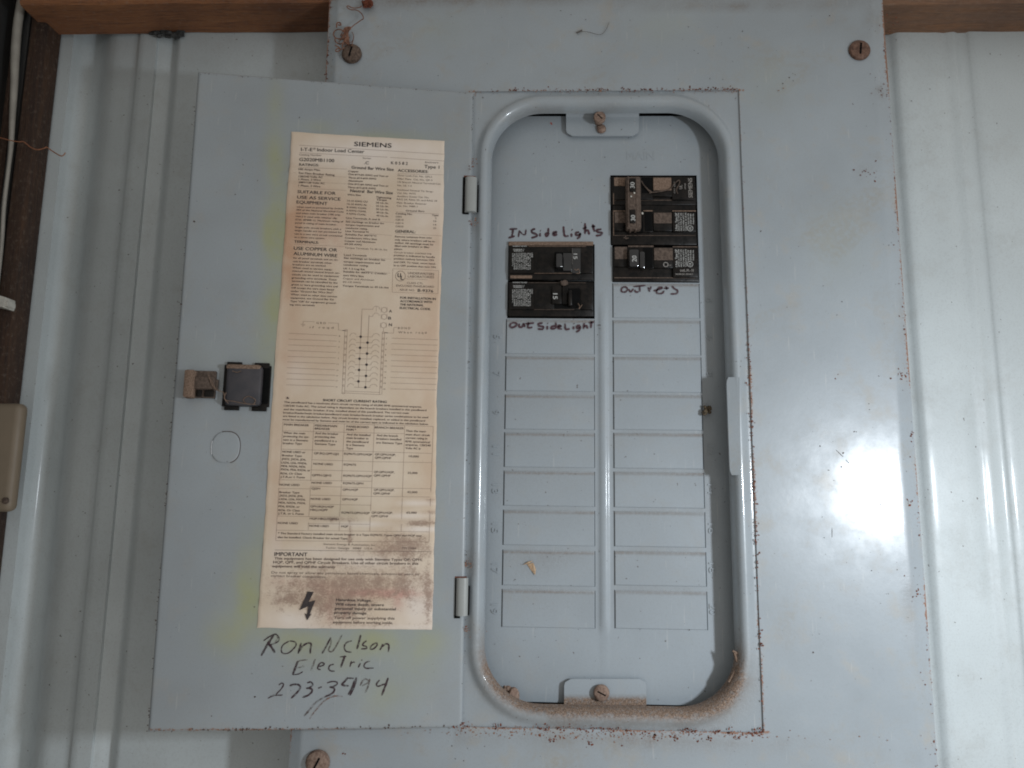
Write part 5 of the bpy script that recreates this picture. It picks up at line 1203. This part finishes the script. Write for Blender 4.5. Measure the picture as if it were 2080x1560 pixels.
r_ = new_breaker('R2', 'black single-pole breaker marked 20 under the double-pole one, above the handwriting Outlets')
g = G()
Bq(g, 145, 935, 1152, 1338, YB+.0024, YD+.012, .0006); Bq(g, 160, 925, 320, 1165, YB+.0010, YB+.003, .0005); Bq(g, 320, 925, 620, 1185, YB+.0008, YB+.003, .0004); Bq(g, 622, 940, 852, 1180, YB+.0008, YB+.003, .0004); Bq(g, 848, 930, 1140, 1290, YB+.0004, YB+.003, .0004)
g.make('case', M['black'], r_, True)
g = G(); Bq(g, 500, 940, 612, 1180, YB+.0004, YB+.0015, .0); g.make('handle_well', M['void'], r_)
g = G(); Bq(g, 335, 955, 455, 1165, YB-.0042, YB+.001, .0014); Bq(g, 455, 980, 526, 1182, YB-.0030, YB+.001, .0014); g.make('handle', M['blackgloss'], r_, True)
pg = G(); vtext(pg, '20', *zr(395, 1072), 8.6, 12, YB-.0044, 'ccw', .02); prints.append((pg, 'rating_figures', M['white_ink'], r_))
fineblock(880, 1105, 965, 1165, YB+.0002, r_, '1 Pole  Type QP')
pg = G(); vtext(pg, 'SWD', *zr(960, 1212), 4, 0.1+9, YB+.0002, '', .05); vtext(pg, 'LR-II', *zr(1035, 1208), 5, 18, YB+.0002, '', .05)
for x, w in ((905, 8), (975, 18), (1058, 8)): vtext(pg, 'ISSUE' if w > 10 else 'NO', *zr(x, 1253), 3.2, w, YB+.0002, '', .05)
vtext(pg, 'CU', *zr(812, 1150), 3, 5, YB+.0006, '', .05)
c_ = at(*zr(765, 1140), YB+.0006); m_ = 16; pg.add([Vector((c_.x+rr*math.cos(k*2*math.pi/m_), YB+.0006, c_.z+rr*math.sin(k*2*math.pi/m_))) for rr in (.0018, .0012) for k in range(m_)], [(k, (k+1) % m_, m_+(k+1) % m_, m_+k) for k in range(m_)])
prints.append((pg, 'printed_marks', M['grey_ink'], r_))
g = G(); Bq(g, 165, 932, 312, 1075, YB+.0008, YB+.0014, .0002); Bq(g, 628, 945, 848, 1088, YB+.0005, YB+.0012, .0002); Bq(g, 322, 915, 622, 935, YB+.0004, YB+.0016, .0002); Bq(g, 846, 924, 1140, 938, YB+.0000, YB+.0012, .0002); Bq(g, 160, 1290, 1120, 1300, YB+.0020, YB+.0026, .0001)
g.make('dust_film', M['dusty'], r_)
flush_text()
for pg, nm, mt, par in prints: pg.make(nm, mt, par)

# ================================================================== small things lying about
def thing(g, name, mat, label, cat, smooth=True, mats=None):
    c_ = sum(g.v, Vector())/len(g.v); o = solo(g, name, mat, c_, smooth=smooth, mats=mats); tag(o, label, cat); return o
g = G()
w1 = [(575, 1280), (640, 1262), (668, 1330), (662, 1395), (615, 1340)]
vs_ = [at(960+x/5.2, 900+y/5.2, YD-.0009-.0008*(i % 2)) for i, (x, y) in enumerate(w1)]; vs_ += [v+Vector((0, .0002, 0)) for v in vs_]
g.add(vs_, [(0, 1, 2, 3, 4), (5, 6, 7, 8, 9)]+[(i, (i+1) % 5, 5+(i+1) % 5, 5+i) for i in range(5)])
g.tube([at(960+x/5.2, 900+y/5.2, YD-.0018) for x, y in ((540, 1284), (590, 1262), (632, 1246))], .0004, 6, taper=lambda t: .4+1.2*math.sin(math.pi*t))
thing(g, 'insect_wing', M['straw'], 'pale dry insect wing stuck on the lower left knockout plates', 'debris', False)
g = G()
for k in range(9):
    c_ = at(1437+random.uniform(-8, 6), 832+random.uniform(-6, 7), YD-.002-random.random()*.002); g.blob(c_, random.uniform(.0009, .0018), (1, .8, 1), .6, k)
for k in range(7):
    p = at(1437, 832, YD-.002); g.tube([p, p+Vector((random.uniform(-.005, .004), -.001, random.uniform(-.005, .004)))], .00018, 5)
thing(g, 'mud_crumb', M['debris'], 'dark crumb of dried mud on the edge beside the right-hand plates', 'debris')
g = G(); c_ = at(1044, 1413, YD-.0085)
g.lathe(c_, [(.0001, -.002), (.0048, -.002), (.0050, .0), (.0046, .0012), (.002, .0016)], 22, sx=.68, sz=1.0, axis=Vector((.35, -1, .1)))
for k in range(5): g.blob(at(1030+random.uniform(-5, 6), 1403+random.uniform(-5, 8), YD-.006), .0020, (1, 1, 1), .7, k+4)
for v in g.v: v += Vector((1, 1, 1))*(.0003*noise.noise(v*800))
thing(g, 'old_screw', M['screw_dusty'], 'loose dusty screw head lying in the lower left curve of the opening', 'screw')
g = G()
for pl, r in (([(1488, 1322), (1500, 1330), (1500, 1345), (1503, 1352), (1493, 1362), (1486, 1375), (1480, 1385)], .0007), ([(1492, 1326), (1498, 1345), (1501, 1338)], .0009), ([(1496, 1335), (1503, 1348), (1496, 1350)], .0006)):
    g.tube(smoothpts([at(x, y, .0035) for x, y in pl]), r, 6)
thing(g, 'dust_string', M['dust'], 'brown string of cobweb and dust on the lower right curve of the opening', 'cobweb')
# fibres over the top left screw
g = G(); zf = lambda x, y, Y=-.004: at(600+x/5.2, y/5.2, Y)
def circ(cx, cy, rx, ry, a0, a1, Y=-.005): return [zf(cx+rx*math.cos(math.radians(a0+(a1-a0)*k/16)), cy+ry*math.sin(math.radians(a0+(a1-a0)*k/16)), Y-.001*math.sin(k)) for k in range(17)]
for pts, r in ((circ(460, 360, 58, 50, 20, 330), .00042), (circ(470, 415, 52, 48, -80, 200), .00042), (circ(575, 390, 40, 60, -60, 110), .00022), (smoothpts([zf(*p) for p in ((435, 290), (440, 245), (470, 240), (480, 265), (450, 262))]), .0005),
               (smoothpts([zf(*p) for p in ((540, 70), (560, 62), (610, 85), (680, 78), (700, 60))]), .00036), (smoothpts([zf(*p) for p in ((545, 75), (580, 100), (650, 108), (700, 145), (718, 195), (690, 215), (620, 265), (580, 300))]), .00036),
               (smoothpts([zf(*p) for p in ((420, 480), (460, 500), (470, 530), (440, 545), (425, 535), (450, 510), (490, 520), (520, 500))]), .00042), (smoothpts([zf(*p) for p in ((520, 360), (530, 300), (580, 295), (545, 340), (555, 400), (560, 450))]), .0008), (smoothpts([zf(*p) for p in ((515, 340), (520, 420), (500, 460), (495, 500))]), .0005), (smoothpts([zf(*p) for p in ((540, 300), (550, 380), (530, 440), (570, 470))]), .0009)):
    g.tube(pts, r, 6)
for k in range(12):
    a0 = random.uniform(0, 6); c_ = zf(530+random.uniform(-30, 30), 400+random.uniform(-60, 70)); g.tube([c_, c_+Vector((random.uniform(-.004, .004), -.001, random.uniform(-.004, .004))), c_+Vector((random.uniform(-.006, .006), .001, random.uniform(-.006, .006)))], .0003, 5)
thing(g, 'root_fibres', M['fibre'], 'tangle of curly brown fibres above the top left screw', 'debris')
g = G(); g.blob(zf(760, 40, -.002), .0040, (1.15, .5, .75), .5, 3)
for k in range(8): p = zf(720+k*14, 40); g.tube([p, p+Vector((random.uniform(-.002, .002), -.001, random.choice((-1, 1))*.004))], .0003, 5)
thing(g, 'dead_beetle', M['rust'], 'small reddish brown dead insect at the top of the trim above the fibres', 'insect')
g = G(); za = lambda x, y: at(1100+x/3.467, y/3.467, -.0012)
g.tube(smoothpts([za(*p) for p in ((248, 230), (275, 222), (330, 225), (410, 244), (450, 215), (470, 170), (478, 155))]), .00015, 5); g.tube([za(246, 231), za(262, 225), za(285, 212)], .00055, 5)
thing(g, 'curved_hair', M['darkfibre'], 'thin curved dark hair stuck to the top middle of the trim', 'hair')
g = G(); c_ = at(338, 66, YW-.015)
for k in range(34): g.blob(at(342+random.uniform(-36, 30), 66+random.uniform(-4, 9), YW-.006), random.uniform(.0012, .0030), (1.2, 1, .6), .6, k, sub=1)
thing(g, 'cobweb_clump', M['dark_grey'], 'grey dusty cobweb hanging under the top left girt', 'cobweb')
for o in list(bpy.data.objects):
    if o.get('_o') is not None: del o['_o']
